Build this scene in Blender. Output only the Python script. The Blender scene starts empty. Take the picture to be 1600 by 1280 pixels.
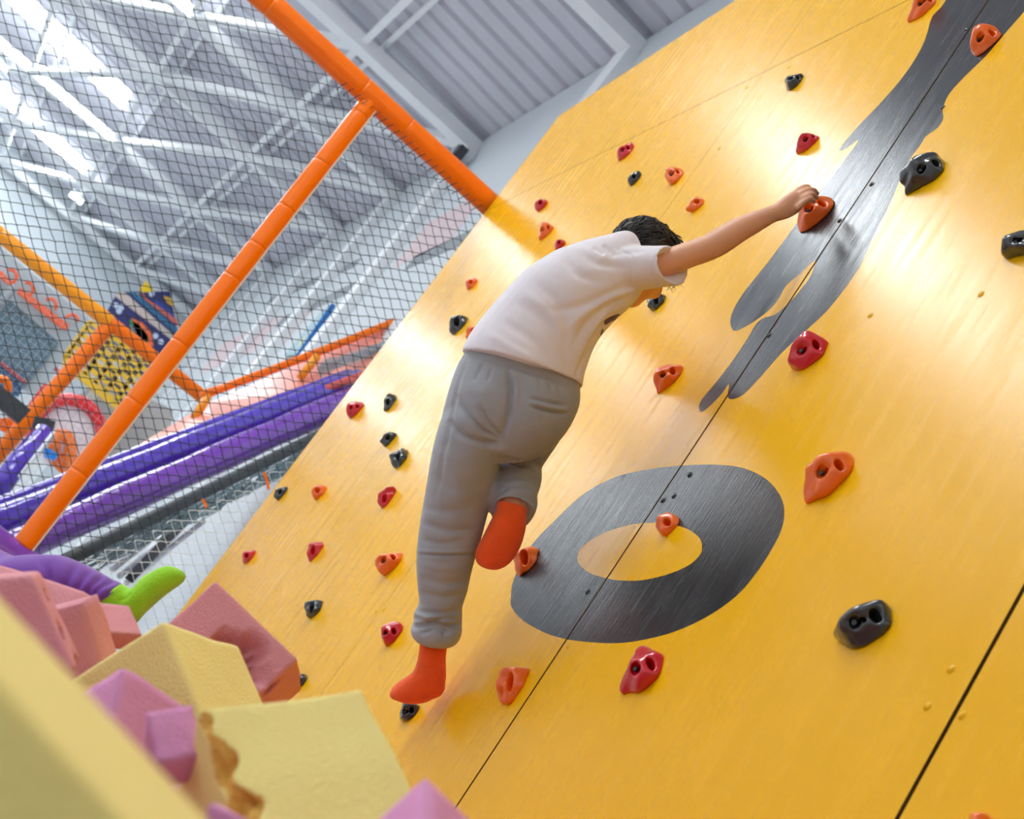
import bpy, bmesh, math, random
import numpy as np
from mathutils import Vector, Matrix, geometry
from mathutils.bvhtree import BVHTree

random.seed(7)
rng = np.random.default_rng(7)
S = bpy.context.scene
COL = S.collection

# ------------------------------------------------------------------ camera
CAM = np.array([-1.24, 0.0, 1.10])
FPX = 2222.2                      # focal length for a 1600 px wide frame
TH = math.radians(54.4)           # direction of plumb lines in the frame
PITCH = math.radians(17.4846)
AZ = math.radians(16.8356)
_fh = np.array([math.sin(AZ), math.cos(AZ), 0.0])
_rt = np.array([math.cos(AZ), -math.sin(AZ), 0.0])
_up = np.array([0.0, 0.0, 1.0])
FWD = math.cos(PITCH) * _fh + math.sin(PITCH) * _up
UPC = math.cos(PITCH) * _up - math.sin(PITCH) * _fh
IX = math.sin(TH) * _rt + math.cos(TH) * UPC       # frame x axis in the world
IY = -math.cos(TH) * _rt + math.sin(TH) * UPC      # frame up axis in the world
cam_data = bpy.data.cameras.new('camera')
cam_data.sensor_width = 36.0
cam_data.lens = FPX / 1600 * 36.0
cam_data.clip_end = 200
cam_data.dof.use_dof = True
cam_data.dof.focus_distance = 3.3
cam_data.dof.aperture_fstop = 6.0
cam = bpy.data.objects.new('camera', cam_data)
COL.objects.link(cam)
M = Matrix.Identity(4)
for i in range(3):
    M[i][0], M[i][1], M[i][2], M[i][3] = IX[i], IY[i], -FWD[i], CAM[i]
cam.matrix_world = M
S.camera = cam

# ------------------------------------------------------------------ light
world = bpy.data.worlds.new('daylight')
S.world = world
world.use_nodes = True
bg = world.node_tree.nodes['Background']
bg.inputs['Color'].default_value = (0.93, 0.96, 1.0, 1)
bg.inputs['Strength'].default_value = 1.1
SKYLIGHT = 25.0
S.view_settings.view_transform = 'Standard'
S.view_settings.look = 'None'
S.view_settings.gamma = 1.0
S.view_settings.use_curve_mapping = False
S.view_settings.exposure = 0.08
S.cycles.use_denoising = True
S.cycles.max_bounces = 8
S.cycles.diffuse_bounces = 5


# ------------------------------------------------------------------ helpers
def ray(p):
    v = FWD * FPX + IX * (p[0] - 800.0) - IY * (p[1] - 640.0)
    return v / np.linalg.norm(v)


def at(p, z):
    d = ray(p)
    return CAM + d * (z / (d @ FWD))


def on_x(p, x=0.0):
    d = ray(p)
    return CAM + d * ((x - CAM[0]) / d[0])


def on_y(p, y):
    d = ray(p)
    return CAM + d * ((y - CAM[1]) / d[1])


def on_z(p, z):
    d = ray(p)
    return CAM + d * ((z - CAM[2]) / d[2])


def project(P):
    v = np.asarray(P, float) - CAM
    z = v @ FWD
    return np.stack([800 + (v @ IX) / z * FPX, 640 - (v @ IY) / z * FPX], -1)


def lin(c):
    if isinstance(c, str):
        c = [int(c[i:i + 2], 16) / 255 for i in (0, 2, 4)]
    return tuple(x / 12.92 if x <= 0.04045 else ((x + 0.055) / 1.055) ** 2.4 for x in c)


def mat(name, col, rough=0.5, coat=0.0, metal=0.0, spec=0.5, bump=None, var=0.06, vscale=6.0,
        stretch=(1, 1, 1), sss=0.0, sheen=0.0, rvar=0.0, col2=None, c2scale=3.0, c2lo=.45, c2hi=.6):
    m = bpy.data.materials.new(name)
    m.use_nodes = True
    nt = m.node_tree
    b = nt.nodes['Principled BSDF']
    L = nt.links
    c = lin(col)
    tc = nt.nodes.new('ShaderNodeTexCoord')
    mp = nt.nodes.new('ShaderNodeMapping')
    mp.inputs['Scale'].default_value = stretch
    L.new(tc.outputs['Object'], mp.inputs['Vector'])
    nz = nt.nodes.new('ShaderNodeTexNoise')
    nz.inputs['Scale'].default_value = vscale
    nz.inputs['Detail'].default_value = 5
    L.new(mp.outputs['Vector'], nz.inputs['Vector'])
    rp = nt.nodes.new('ShaderNodeValToRGB')
    rp.color_ramp.elements[0].position = 0.3
    rp.color_ramp.elements[1].position = 0.7
    rp.color_ramp.elements[0].color = (*[x * (1 - var) for x in c], 1)
    rp.color_ramp.elements[1].color = (*[min(1, x * (1 + var)) for x in c], 1)
    L.new(nz.outputs['Fac'], rp.inputs['Fac'])
    out = rp.outputs['Color']
    if col2 is not None:
        n2 = nt.nodes.new('ShaderNodeTexNoise')
        n2.inputs['Scale'].default_value = c2scale
        n2.inputs['Detail'].default_value = 6
        L.new(mp.outputs['Vector'], n2.inputs['Vector'])
        r2 = nt.nodes.new('ShaderNodeValToRGB')
        r2.color_ramp.elements[0].position = c2lo
        r2.color_ramp.elements[1].position = c2hi
        L.new(n2.outputs['Fac'], r2.inputs['Fac'])
        mx = nt.nodes.new('ShaderNodeMixRGB')
        mx.inputs['Color2'].default_value = (*lin(col2), 1)
        L.new(r2.outputs['Color'], mx.inputs['Fac'])
        L.new(out, mx.inputs['Color1'])
        out = mx.outputs['Color']
    L.new(out, b.inputs['Base Color'])
    b.inputs['Roughness'].default_value = rough
    b.inputs['Metallic'].default_value = metal
    b.inputs['Specular IOR Level'].default_value = spec
    b.inputs['Coat Weight'].default_value = coat
    b.inputs['Coat Roughness'].default_value = 0.12
    if sss:
        b.inputs['Subsurface Weight'].default_value = sss
        b.inputs['Subsurface Radius'].default_value = (0.012, 0.005, 0.003)
        b.inputs['Subsurface Scale'].default_value = 0.6
    if sheen:
        b.inputs['Sheen Weight'].default_value = sheen
    if rvar:
        mr = nt.nodes.new('ShaderNodeMapRange')
        mr.inputs['From Min'].default_value = 0.3
        mr.inputs['From Max'].default_value = 0.7
        mr.inputs['To Min'].default_value = max(0, rough - rvar)
        mr.inputs['To Max'].default_value = rough + rvar
        L.new(nz.outputs['Fac'], mr.inputs['Value'])
        L.new(mr.outputs['Result'], b.inputs['Roughness'])
    if bump:
        sc, st, dist = bump[:3]
        n3 = nt.nodes.new('ShaderNodeTexNoise')
        n3.inputs['Scale'].default_value = sc
        n3.inputs['Detail'].default_value = 6
        L.new(mp.outputs['Vector'], n3.inputs['Vector'])
        bp = nt.nodes.new('ShaderNodeBump')
        bp.inputs['Strength'].default_value = st
        bp.inputs['Distance'].default_value = dist
        L.new(n3.outputs['Fac'], bp.inputs['Height'])
        L.new(bp.outputs['Normal'], b.inputs['Normal'])
    return m


def emit(name, col, strength):
    m = bpy.data.materials.new(name)
    m.use_nodes = True
    nt = m.node_tree
    nt.nodes.remove(nt.nodes['Principled BSDF'])
    e = nt.nodes.new('ShaderNodeEmission')
    e.inputs['Color'].default_value = (*lin(col), 1)
    e.inputs['Strength'].default_value = strength
    nt.links.new(e.outputs[0], nt.nodes['Material Output'].inputs['Surface'])
    return m


def tag(o, label=None, cat=None, group=None, kind=None):
    for k, v in (('label', label), ('category', cat), ('group', group), ('kind', kind)):
        if v:
            o[k] = v
    return o


def empty(name, loc=(0, 0, 0), **kw):
    o = bpy.data.objects.new(name, None)
    o.location = [float(x) for x in loc]
    o.empty_display_size = 0.1
    COL.objects.link(o)
    return tag(o, **kw)


def origin_of(o):
    p = np.zeros(3)
    while o is not None:
        p += np.array(o.location)
        o = o.parent
    return p


def make(name, V, F, m, parent=None, smooth=True, origin=None, midx=None, **kw):
    """one mesh object from world-space vertices (child: stored relative to its parent)"""
    V = np.asarray(V, float)
    if parent is not None and origin is None:
        off = origin_of(parent)
    elif origin is not None:
        off = np.asarray(origin, float)
    else:
        off = np.zeros(3)
    me = bpy.data.meshes.new(name)
    me.from_pydata((V - off).tolist(), [], [tuple(int(i) for i in f) for f in F])
    ms = m if isinstance(m, (list, tuple)) else [m]
    for x in ms:
        me.materials.append(x)
    if midx is not None:
        me.polygons.foreach_set('material_index', np.asarray(midx, np.int32))
    if smooth:
        me.polygons.foreach_set('use_smooth', np.ones(len(me.polygons), bool))
    me.update()
    o = bpy.data.objects.new(name, me)
    COL.objects.link(o)
    if parent is not None:
        o.parent = parent
        if origin is not None:
            o.location = off - origin_of(parent)
    else:
        o.location = off
    return tag(o, **kw)


class MB:
    """collects simple solids"""

    def __init__(self):
        self.V, self.F, self.n = [], [], 0

    def add(self, V, F):
        V = np.asarray(V, float)
        self.V.append(V)
        self.F += [tuple(i + self.n for i in f) for f in F]
        self.n += len(V)
        return self

    def box(self, lo, hi):
        x0, y0, z0 = lo
        x1, y1, z1 = hi
        return self.add([(x0, y0, z0), (x1, y0, z0), (x1, y1, z0), (x0, y1, z0), (x0, y0, z1), (x1, y0, z1), (x1, y1, z1), (x0, y1, z1)],
                        [(0, 3, 2, 1), (4, 5, 6, 7), (0, 1, 5, 4), (1, 2, 6, 5), (2, 3, 7, 6), (3, 0, 4, 7)])

    def hexa(self, P):
        return self.add(P, [(0, 3, 2, 1), (4, 5, 6, 7), (0, 1, 5, 4), (1, 2, 6, 5), (2, 3, 7, 6), (3, 0, 4, 7)])

    def slab(self, poly, dirv):
        """closed polygon extruded by dirv"""
        n = len(poly)
        P = np.asarray(poly, float)
        V = np.vstack([P, P + np.asarray(dirv, float)])
        F = [tuple(range(n))[::-1], tuple(range(n, 2 * n))] + [(i, (i + 1) % n, n + (i + 1) % n, n + i) for i in range(n)]
        return self.add(V, F)

    def bar(self, a, b, w, h, upv=(0, 0, 1)):
        a, b = np.asarray(a, float), np.asarray(b, float)
        t = (b - a) / np.linalg.norm(b - a)
        s = np.cross(t, upv)
        s /= np.linalg.norm(s)
        u = np.cross(s, t)
        P = [a - s * w / 2 - u * h / 2, a + s * w / 2 - u * h / 2, a + s * w / 2 + u * h / 2, a - s * w / 2 + u * h / 2]
        P += [p + (b - a) for p in P]
        return self.add(P, [(0, 1, 2, 3), (7, 6, 5, 4), (0, 4, 5, 1), (1, 5, 6, 2), (2, 6, 7, 3), (3, 7, 4, 0)])

    def tube(self, pts, r, n=12, cap=True, wob=None):
        pts = np.asarray(pts, float)
        k = len(pts)
        R = np.broadcast_to(np.asarray(r, float), (k,))
        T = np.gradient(pts, axis=0) if k > 2 else np.repeat((pts[1] - pts[0])[None], 2, 0)
        T /= np.linalg.norm(T, axis=1)[:, None] + 1e-12
        ref = np.array([0.0, 0.0, 1.0]) if abs(T[0][2]) < 0.9 else np.array([1.0, 0, 0])
        V = []
        s = np.cross(T[0], ref)
        for i in range(k):
            s = s - T[i] * (s @ T[i])
            s /= np.linalg.norm(s)
            u = np.cross(T[i], s)
            for j in range(n):
                a = 2 * math.pi * j / n
                V.append(pts[i] + (s * math.cos(a) + u * math.sin(a)) * R[i])
        F = []
        for i in range(k - 1):
            for j in range(n):
                F.append((i * n + j, i * n + (j + 1) % n, (i + 1) * n + (j + 1) % n, (i + 1) * n + j))
        if cap:
            F.append(tuple(range(n))[::-1])
            F.append(tuple((k - 1) * n + j for j in range(n)))
        return self.add(V, F)

    def build(self, name, m, parent=None, smooth=False, **kw):
        return make(name, np.vstack(self.V), self.F, m, parent, smooth, **kw)


def nets(f, lo, hi, h):
    """surface nets of f < 0"""
    lo, hi = np.asarray(lo, float), np.asarray(hi, float)
    ns = np.ceil((hi - lo) / h).astype(int) + 1
    ax = [lo[i] + h * np.arange(ns[i]) for i in range(3)]
    X, Y, Z = np.meshgrid(*ax, indexing='ij')
    D = f(X, Y, Z)
    I = D < 0
    c = np.zeros(tuple(ns - 1), int)
    offs = [(a, b, d) for a in (0, 1) for b in (0, 1) for d in (0, 1)]

    def sl(A, o):
        return A[o[0]:ns[0] - 1 + o[0], o[1]:ns[1] - 1 + o[1], o[2]:ns[2] - 1 + o[2]]
    for o in offs:
        c += sl(I, o)
    mask = (c > 0) & (c < 8)
    idx = -np.ones(mask.shape, int)
    idx[mask] = np.arange(mask.sum())
    cells = np.argwhere(mask)
    acc = np.zeros((len(cells), 3))
    cnt = np.zeros(len(cells))
    vals = {o: sl(D, o)[mask] for o in offs}
    for o in offs:
        for a in range(3):
            if o[a] == 0:
                p = list(o)
                p[a] = 1
                p = tuple(p)
                v0, v1 = vals[o], vals[p]
                x = (v0 < 0) != (v1 < 0)
                t = np.where(x, v0 / np.where(x, v0 - v1, 1), 0)
                pos = np.array(o, float)[None].repeat(len(cells), 0)
                pos[:, a] += t
                acc += pos * x[:, None]
                cnt += x
    V = lo + (cells + acc / cnt[:, None]) * h
    F = []
    for a in range(3):
        b, d = (a + 1) % 3, (a + 2) % 3
        s0 = [slice(None)] * 3
        s1 = [slice(None)] * 3
        s0[a], s1[a] = slice(0, -1), slice(1, None)
        A, B = I[tuple(s0)], I[tuple(s1)]
        e = np.argwhere(A != B)
        ok = (e[:, b] > 0) & (e[:, d] > 0) & (e[:, b] < ns[b] - 1) & (e[:, d] < ns[d] - 1)
        e = e[ok]
        ins = A[tuple(e.T)]
        q = []
        for (db, dd) in ((-1, -1), (0, -1), (0, 0), (-1, 0)):
            g = e.copy()
            g[:, b] += db
            g[:, d] += dd
            q.append(idx[tuple(g.T)])
        q = np.stack(q, 1)
        q[~ins] = q[~ins][:, ::-1]
        F.append(q)
    return V, np.vstack(F)


def vnormals(V, F):
    T = np.asarray(F)
    a, b, c = V[T[:, 0]], V[T[:, 1]], V[T[:, 2]]
    n = np.cross(b - a, c - a)
    N = np.zeros_like(V)
    for k in range(T.shape[1]):
        for j in range(3):
            N[:, j] += np.bincount(T[:, k], n[:, j], len(V))
    return N / (np.linalg.norm(N, axis=1)[:, None] + 1e-12)


def relax(V, F, n=3, lam=0.5):
    F = np.asarray(F)
    k = F.shape[1]
    E = np.vstack([F[:, [i, (i + 1) % k]] for i in range(k)])
    E = np.vstack([E, E[:, ::-1]])
    deg = np.bincount(E[:, 0], minlength=len(V))[:, None] + 1e-9
    for _ in range(n):
        A = np.stack([np.bincount(E[:, 0], V[E[:, 1], j], len(V)) for j in range(3)], 1) / deg
        V = V + (A - V) * lam
    return V


def ell(X, Y, Z, c, r):
    x, y, z = (X - c[0]) / r[0], (Y - c[1]) / r[1], (Z - c[2]) / r[2]
    k0 = np.sqrt(x * x + y * y + z * z) + 1e-9
    return (k0 - 1) * min(r)


def smin(a, b, k):
    h = np.clip(0.5 + 0.5 * (b - a) / k, 0, 1)
    return b + (a - b) * h - k * h * (1 - h)


def smax(a, b, k):
    return -smin(-a, -b, k)


def catmull(P, n=6, closed=True):
    P = np.asarray(P, float)
    out = []
    k = len(P)
    for i in range(k if closed else k - 1):
        if closed:
            p0, p1, p2, p3 = P[(i - 1) % k], P[i], P[(i + 1) % k], P[(i + 2) % k]
        else:
            p0, p1, p2, p3 = P[max(i - 1, 0)], P[i], P[i + 1], P[min(i + 2, k - 1)]
        for t in np.linspace(0, 1, n, endpoint=False):
            out.append(0.5 * (2 * p1 + (p2 - p0) * t + (2 * p0 - 5 * p1 + 4 * p2 - p3) * t * t + (3 * p1 - p0 - 3 * p2 + p3) * t ** 3))
    if not closed:
        out.append(P[-1])
    return np.array(out)


def inside(p, poly):
    x, y = p
    c = False
    n = len(poly)
    j = n - 1
    for i in range(n):
        if (poly[i][1] > y) != (poly[j][1] > y) and x < (poly[j][0] - poly[i][0]) * (y - poly[i][1]) / (poly[j][1] - poly[i][1]) + poly[i][0]:
            c = not c
        j = i
    return c


# ------------------------------------------------------------------ materials
YEL = 'F2B400'
m_wall = mat('yellow_paint', YEL, rough=0.26, spec=0.20, rvar=0.04, var=0.015, vscale=3.0, stretch=(1, 11, 1.2), bump=(12, 0.035, 0.012))
m_black = mat('black_paint', '1C1E22', rough=0.25, spec=0.38, rvar=0.06, var=0.10, vscale=3, stretch=(1, 12, 1.2), bump=(14, 0.10, 0.012))
m_ply = mat('bare_timber', '6B4A22', rough=0.8, var=0.2, vscale=5, stretch=(1, 8, 1))
m_red = mat('red_resin', 'CE1220', rough=0.22, coat=0.5, bump=(60, 0.15, 0.01))
m_orange_h = mat('orange_resin', 'F66C0E', rough=0.25, coat=0.4, bump=(60, 0.15, 0.01))
m_black_h = mat('black_resin', '2B2E30', rough=0.16, coat=0.7, bump=(60, 0.2, 0.01))
m_bolt = mat('bolt_steel', '4A4A4A', rough=0.4, metal=0.9)
m_pad = mat('orange_vinyl', 'FF7800', rough=0.3, spec=.35, coat=0.15, var=0.04, bump=(14, 0.12, 0.02))
m_pad_y = mat('orange_vinyl_lit', 'FFA000', rough=0.3, coat=0.35, var=0.04, bump=(14, 0.12, 0.02))  # orange vinyl; the light on the far rail is put into its colour
m_purple = mat('purple_vinyl', '7A3CB4', rough=0.16, coat=0.8, var=0.08, bump=(7, 0.5, 0.03), stretch=(1, 1, 1))
m_violet = mat('violet_vinyl', '5638BA', rough=0.16, coat=0.8, var=0.08, bump=(7, 0.5, 0.03))
m_salmon = mat('salmon_vinyl', 'F2A08C', rough=0.35, coat=0.3, var=0.05)
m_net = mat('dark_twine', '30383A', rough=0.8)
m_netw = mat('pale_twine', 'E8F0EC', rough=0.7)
m_netg = mat('grey_twine', 'B8BCC0', rough=0.8)
m_conc = mat('painted_wall', 'CBD2D6', rough=0.75, var=0.03, vscale=0.6)
m_sheet = mat('roof_metal', 'CBCBD4', rough=0.5, var=0.05, vscale=1.5)
m_steel = mat('white_steel', 'ECEFF1', rough=0.55, var=0.03)
m_grey = mat('grey_paint', '8B9196', rough=0.7)
m_dark = mat('dark_rubber', '3E4245', rough=0.5, var=0.15)
m_tee = mat('lilac_cotton', 'EAE2E6', rough=0.9, sheen=0.2, var=0.02, bump=(350, 0.12, 0.004))
m_print = mat('dark_print', '6B5370', rough=0.8, var=0.15, vscale=30)
m_pants = mat('grey_fleece', 'A2A4A8', rough=0.95, sheen=0.25, var=0.05, vscale=25, bump=(300, 0.15, 0.004))
m_sock = mat('orange_knit', 'FA5A12', rough=0.95, sheen=0.2, var=0.06, vscale=40, bump=(220, 0.4, 0.004))
m_skin = mat('skin', 'E6AA86', rough=0.5, sss=0.12, var=0.05, vscale=14)
m_hair = mat('dark_hair', '2A2420', rough=0.38, var=0.3, vscale=40)
m_eye = mat('eye_white', 'EDEDED', rough=0.2)
m_lip = mat('lip', 'B56A60', rough=0.5)
m_green = mat('lime_knit', '9BDD1E', rough=0.95, sheen=0.2, var=0.06, vscale=40, bump=(260, 0.6, 0.004))
m_ptrous = mat('purple_fleece', '7A44A8', rough=0.95, sheen=0.3, var=0.06, vscale=25)
m_fy = mat('yellow_foam', 'FFEC98', rough=0.95, var=0.04, vscale=9, bump=(260, 0.55, 0.006))
m_fp = mat('pink_foam', 'E2989E', rough=0.95, var=0.04, vscale=9, bump=(260, 0.55, 0.006))
m_fm = mat('mauve_foam', 'DB94BE', rough=0.95, var=0.04, vscale=9, bump=(260, 0.55, 0.006))
m_fyin = mat('torn_yellow_foam', 'F0BC58', rough=0.98, var=0.10, vscale=30, bump=(120, 0.9, 0.01))
m_fpin = mat('torn_pink_foam', 'C07078', rough=0.98, var=0.15, vscale=30, bump=(120, 0.9, 0.01))


# ------------------------------------------------------------------ the hall
FLOOR = 0.60
WX = 0.80           # inner face of the side wall
YE = 27.1           # inner face of the end wall
tag(MB().box((-17, -5, FLOOR - 0.2), (1.0, 27.3, FLOOR)).build('floor', mat('floor_paint', 'B0B2B4', rough=0.6)), kind='structure')
wall_r = tag(MB().box((WX, -5, FLOOR), (1.0, 27.3, 7.34)).build('wall_right', m_conc), kind='structure')
tag(MB().box((-17, YE, FLOOR), (WX, 27.3, 8.6)).build('wall_back', m_conc), kind='structure')
tag(MB().box((-17, -5.2, FLOOR), (1.0, -5, 4.6)).build('wall_front_light_block', m_conc), kind='structure')  # unseen wall added behind the camera to cut down light from there
BEAM_Y = [-1.0, 2.9, 6.3, 9.65, 13.0, 15.4, 17.7, 21.2, 24.2, 26.9]
PURL_X = [-0.71 - 1.49 * k for k in range(0, 10)]
for y in BEAM_Y:
    MB().box((WX - 0.10, y - 0.14, FLOOR), (WX, y + 0.14, 7.12)).build('pilaster', m_steel, wall_r)
# painted bands on the side wall
for k, (a, b, h, c) in enumerate((((436, 504), (566, 442), 0.09, 'g'), ((640, 412), (735, 368), 0.09, 'g'), ((420, 470), (560, 410), 0.07, 'g'),
                                  ((410, 545), (470, 505), 0.3, 'p'), ((640, 385), (735, 335), 0.30, 'p'), ((330, 560), (420, 520), 0.3, 'p'))):
    A, B = on_x(a, WX), on_x(b, WX)
    poly = [A + (0, 0, -h), B + (0, 0, -h), B + (0, 0, h), A + (0, 0, h)]
    MB().slab(poly, (-0.004, 0, 0)).build('painted_band', m_grey if c == 'g' else mat('pale_pink_band', 'D8C4C6', rough=0.8), wall_r)


def roof_z(x):
    return 7.36 + 0.055 * (WX - x)


ceil_root = empty('ceiling', (WX, 0, 7.36), kind='structure')
SKY_ROWS = {-1: 1, 4: 2, -7: 3, -13: 4, -19: 5}
prof = []
for r in range(3):
    for dy, dz in ((0, 0), (0.10, 0), (0.125, 0.045), (0.175, 0.045), (0.2, 0)):
        prof.append((-0.45 + r * 0.3 + dy, dz))
prof.append((0.45, 0))


def sheet(xa, xb, yc):
    V, F = [], []
    for x in (xa, xb):
        for dy, dz in prof:
            V.append((x, yc + dy, roof_z(x) + dz))
    n = len(prof)
    for i in range(n - 1):
        F.append((i, i + 1, n + i + 1, n + i))
    return V, F


for k in range(-28, 7):
    yc = 21.3 + 0.9 * k
    if k in SKY_ROWS:
        V, F = sheet(-2.36, 1.0, yc)
        make('roof_sheet', V, F, m_sheet, ceil_root, smooth=False)
        V, F = sheet(-17, -9.3, yc)
        make('roof_sheet', V, F, m_sheet, ceil_root, smooth=False)
    else:
        V, F = sheet(-17, 1.0, yc)
        make('roof_sheet', V, F, m_sheet, ceil_root, smooth=False)
m_sky = emit('skylight_glow', 'F4FBFF', SKYLIGHT)
for k, n in SKY_ROWS.items():
    yc = 21.3 + 0.9 * k
    w = empty('window_%d' % n, (-5.8, yc, roof_z(-5.8)), kind='structure')
    for xa, xb in ((-2.40, -5.8), (-5.9, -9.3)):
        P = [(xa, yc - 0.43, roof_z(xa)), (xb, yc - 0.43, roof_z(xb)), (xb, yc + 0.43, roof_z(xb)), (xa, yc + 0.43, roof_z(xa))]
        MB().slab(P, (0, 0, 0.02)).build('pane', m_sky, w)
    MB().bar((-5.85, yc - 0.45, roof_z(-5.85)), (-5.85, yc + 0.45, roof_z(-5.85)), 0.1, 0.05).build('frame', m_steel, w)
for i, y in enumerate(BEAM_Y):
    wd = 0.2 if i <= 4 else 0.16
    MB().bar((WX, y, 7.2), (-17, y, 7.2), wd, 0.14).build('beam', m_steel, ceil_root)
for x in PURL_X:
    MB().bar((x, -5, 7.23), (x, YE, 7.23), 0.07, 0.07).build('purlin', m_steel, ceil_root)
    MB().bar((x + 0.18, -5, roof_z(x) - 0.05), (x + 0.18, YE, roof_z(x) - 0.05), 0.05, 0.09).build('purlin', m_steel, ceil_root)
for i in range(4, len(BEAM_Y) - 1):
    for k in range(-1, 6):
        xa = WX - 0.1 if k < 0 else PURL_X[k]
        xb = PURL_X[k + 1]
        MB().bar((xb, BEAM_Y[i + 1], 7.2), (xa, BEAM_Y[i], 7.2), 0.11, 0.09).build('brace', m_steel, ceil_root)

# ------------------------------------------------------------------ climbing wall
SEAM_Y = [-1.1, 0.34, 1.56, 2.775, 3.995, 5.225, 6.44]
GAP = [0, .002, .0045, .0035, .001, .001, 0]
HZ = 3.922
ring_o = [(798, 935), (803, 905), (828, 855), (870, 810), (912, 772), (960, 746), (1010, 734), (1060, 728), (1110, 726), (1155, 730), (1190, 744), (1213, 765), (1225, 792), (1222, 825),
          (1205, 860), (1180, 898), (1150, 932), (1108, 962), (1060, 985), (1015, 998), (970, 1005), (925, 1004), (880, 998), (845, 986), (815, 968), (800, 950)]
ring_i = [(902, 871), (909, 856), (930, 840), (963, 826), (1000, 818), (1040, 818), (1072, 826), (1092, 840), (1097, 856), (1092, 869), (1075, 884), (1042, 898), (1000, 907), (960, 906), (925, 897), (908, 885)]
splash = [(1500, -70), (1478, 0), (1457, 25), (1446, 60), (1430, 92), (1406, 126), (1372, 165), (1340, 198), (1311, 234), (1322, 232), (1341, 219), (1325, 243), (1299, 278), (1276, 306), (1239, 357),
          (1198, 412), (1163, 456), (1146, 484), (1141, 504), (1147, 517), (1160, 513), (1179, 502), (1200, 486), (1216, 468), (1229, 446), (1250, 428), (1273, 407), (1267, 430), (1249, 455),
          (1230, 476), (1210, 492), (1193, 497), (1181, 507), (1168, 529), (1147, 560), (1120, 596), (1098, 622), (1092, 636), (1096, 644), (1111, 633), (1128, 615), (1139, 600), (1137, 618), (1143, 624),
          (1161, 617), (1186, 592), (1222, 551), (1258, 518), (1292, 486), (1324, 446), (1347, 410), (1365, 368), (1392, 315), (1417, 257), (1438, 227), (1447, 213), (1466, 199), (1474, 184), (1473, 171),
          (1483, 147), (1508, 119), (1541, 87), (1568, 55), (1589, 31), (1604, 12), (1650, -60)]


def wall2d(P, n=5):
    Q = np.array([on_x(p)[1:] for p in P])
    return catmull(Q, n)


paint = [wall2d(ring_o), wall2d(ring_i), wall2d(splash, 3)]


def is_black(p):
    return (inside(p, paint[0]) and not inside(p, paint[1])) or inside(p, paint[2])


def top_z(y):
    return 4.58 + 0.085 * (6.44 - y)


cw = empty('climbing_wall', (0.0, 3.0, FLOOR), label='tall yellow painted plywood climbing wall with a black ring and splash', cat='climbing wall')


def panel(ya, yb, za, zb0, zb1):
    pts = [(ya, za), (yb, za), (yb, zb1), (ya, zb0)]
    rect = [Vector(p) for p in pts]
    v, e = list(rect), [(0, 1), (1, 2), (2, 3), (3, 0)]
    for poly in paint:
        if poly[:, 0].max() < ya or poly[:, 0].min() > yb or poly[:, 1].max() < za or poly[:, 1].min() > max(zb0, zb1):
            continue
        b = len(v)
        n = len(poly)
        v += [Vector((float(a), float(c))) for a, c in poly]
        e += [(b + i, b + (i + 1) % n) for i in range(n)]
    ov, oe, of, _, _, _ = geometry.delaunay_2d_cdt(v, e, [], 0, 1e-6)
    V, F, MI = [(0.0, p.x, p.y) for p in ov], [], []
    for f in of:
        cx = sum(ov[i].x for i in f) / len(f)
        cz = sum(ov[i].y for i in f) / len(f)
        if inside((cx, cz), pts):
            a, b2, c2 = (ov[f[0]], ov[f[1]], ov[f[2]])
            F.append(tuple(f)[::-1])
            MI.append(1 if is_black((cx, cz)) else 0)
    b = len(V)
    for x in (0.0, 0.018):
        V += [(x, p[0], p[1]) for p in pts]
    for i in range(4):
        j = (i + 1) % 4
        F.append((b + i, b + j, b + 4 + j, b + 4 + i))
        MI.append(2)
    F.append((b + 4, b + 5, b + 6, b + 7))
    MI.append(2)
    make('panel', V, F, [m_wall, m_black, m_ply], cw, smooth=False, midx=MI)


for i in range(len(SEAM_Y) - 1):
    ya, yb = SEAM_Y[i] + GAP[i], SEAM_Y[i + 1] - GAP[i + 1]
    panel(ya, yb, FLOOR, HZ - .0012, HZ - .0012)
    panel(ya, yb, HZ + .0012, top_z(ya), top_z(yb))
sb = MB()
for y in SEAM_Y:
    sb.box((0.019, max(y, -1.05) - 0.06, FLOOR), (0.10, min(y + 0.05, 6.43), 4.5))
sb.box((0.019, -1.0, HZ - 0.05), (0.09, 6.40, HZ + 0.05)).box((0.019, -1.0, FLOOR), (0.09, 6.40, FLOOR + 0.1))
sb.build('support_frame', m_ply, cw)
# screw heads sunk under the paint
for p in ((1533, 460), (1360, 493), (1449, 1104), (1503, 1118), (1486, 1046), (888, 1010), (1202, 524), (1473, 168), (1508, 47), (1362, 288), (1234, 105), (1167, 137), (1082, 174), (950, 240),
          (1124, 232), (589, 955), (600, 953), (428, 925), (434, 922), (855, 587), (846, 583), (1053, 775), (1078, 742), (1036, 782), (918, 925), (1312, 345)):
    c = on_x(p)
    a = np.linspace(0, 2 * math.pi, 9)[:-1]
    yy, zz = c[1], c[2]
    blk = is_black((yy, zz))
    V = [(0.001, yy + .009 * math.cos(t), zz + .009 * math.sin(t)) for t in a] + [(-0.003, yy + .005 * math.cos(t), zz + .005 * math.sin(t)) for t in a]
    F = [(j, (j + 1) % 8, 8 + (j + 1) % 8, 8 + j) for j in range(8)] + [tuple(range(8, 16))]
    make('screw_head', V, F, m_black if blk else m_wall, cw)

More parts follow.
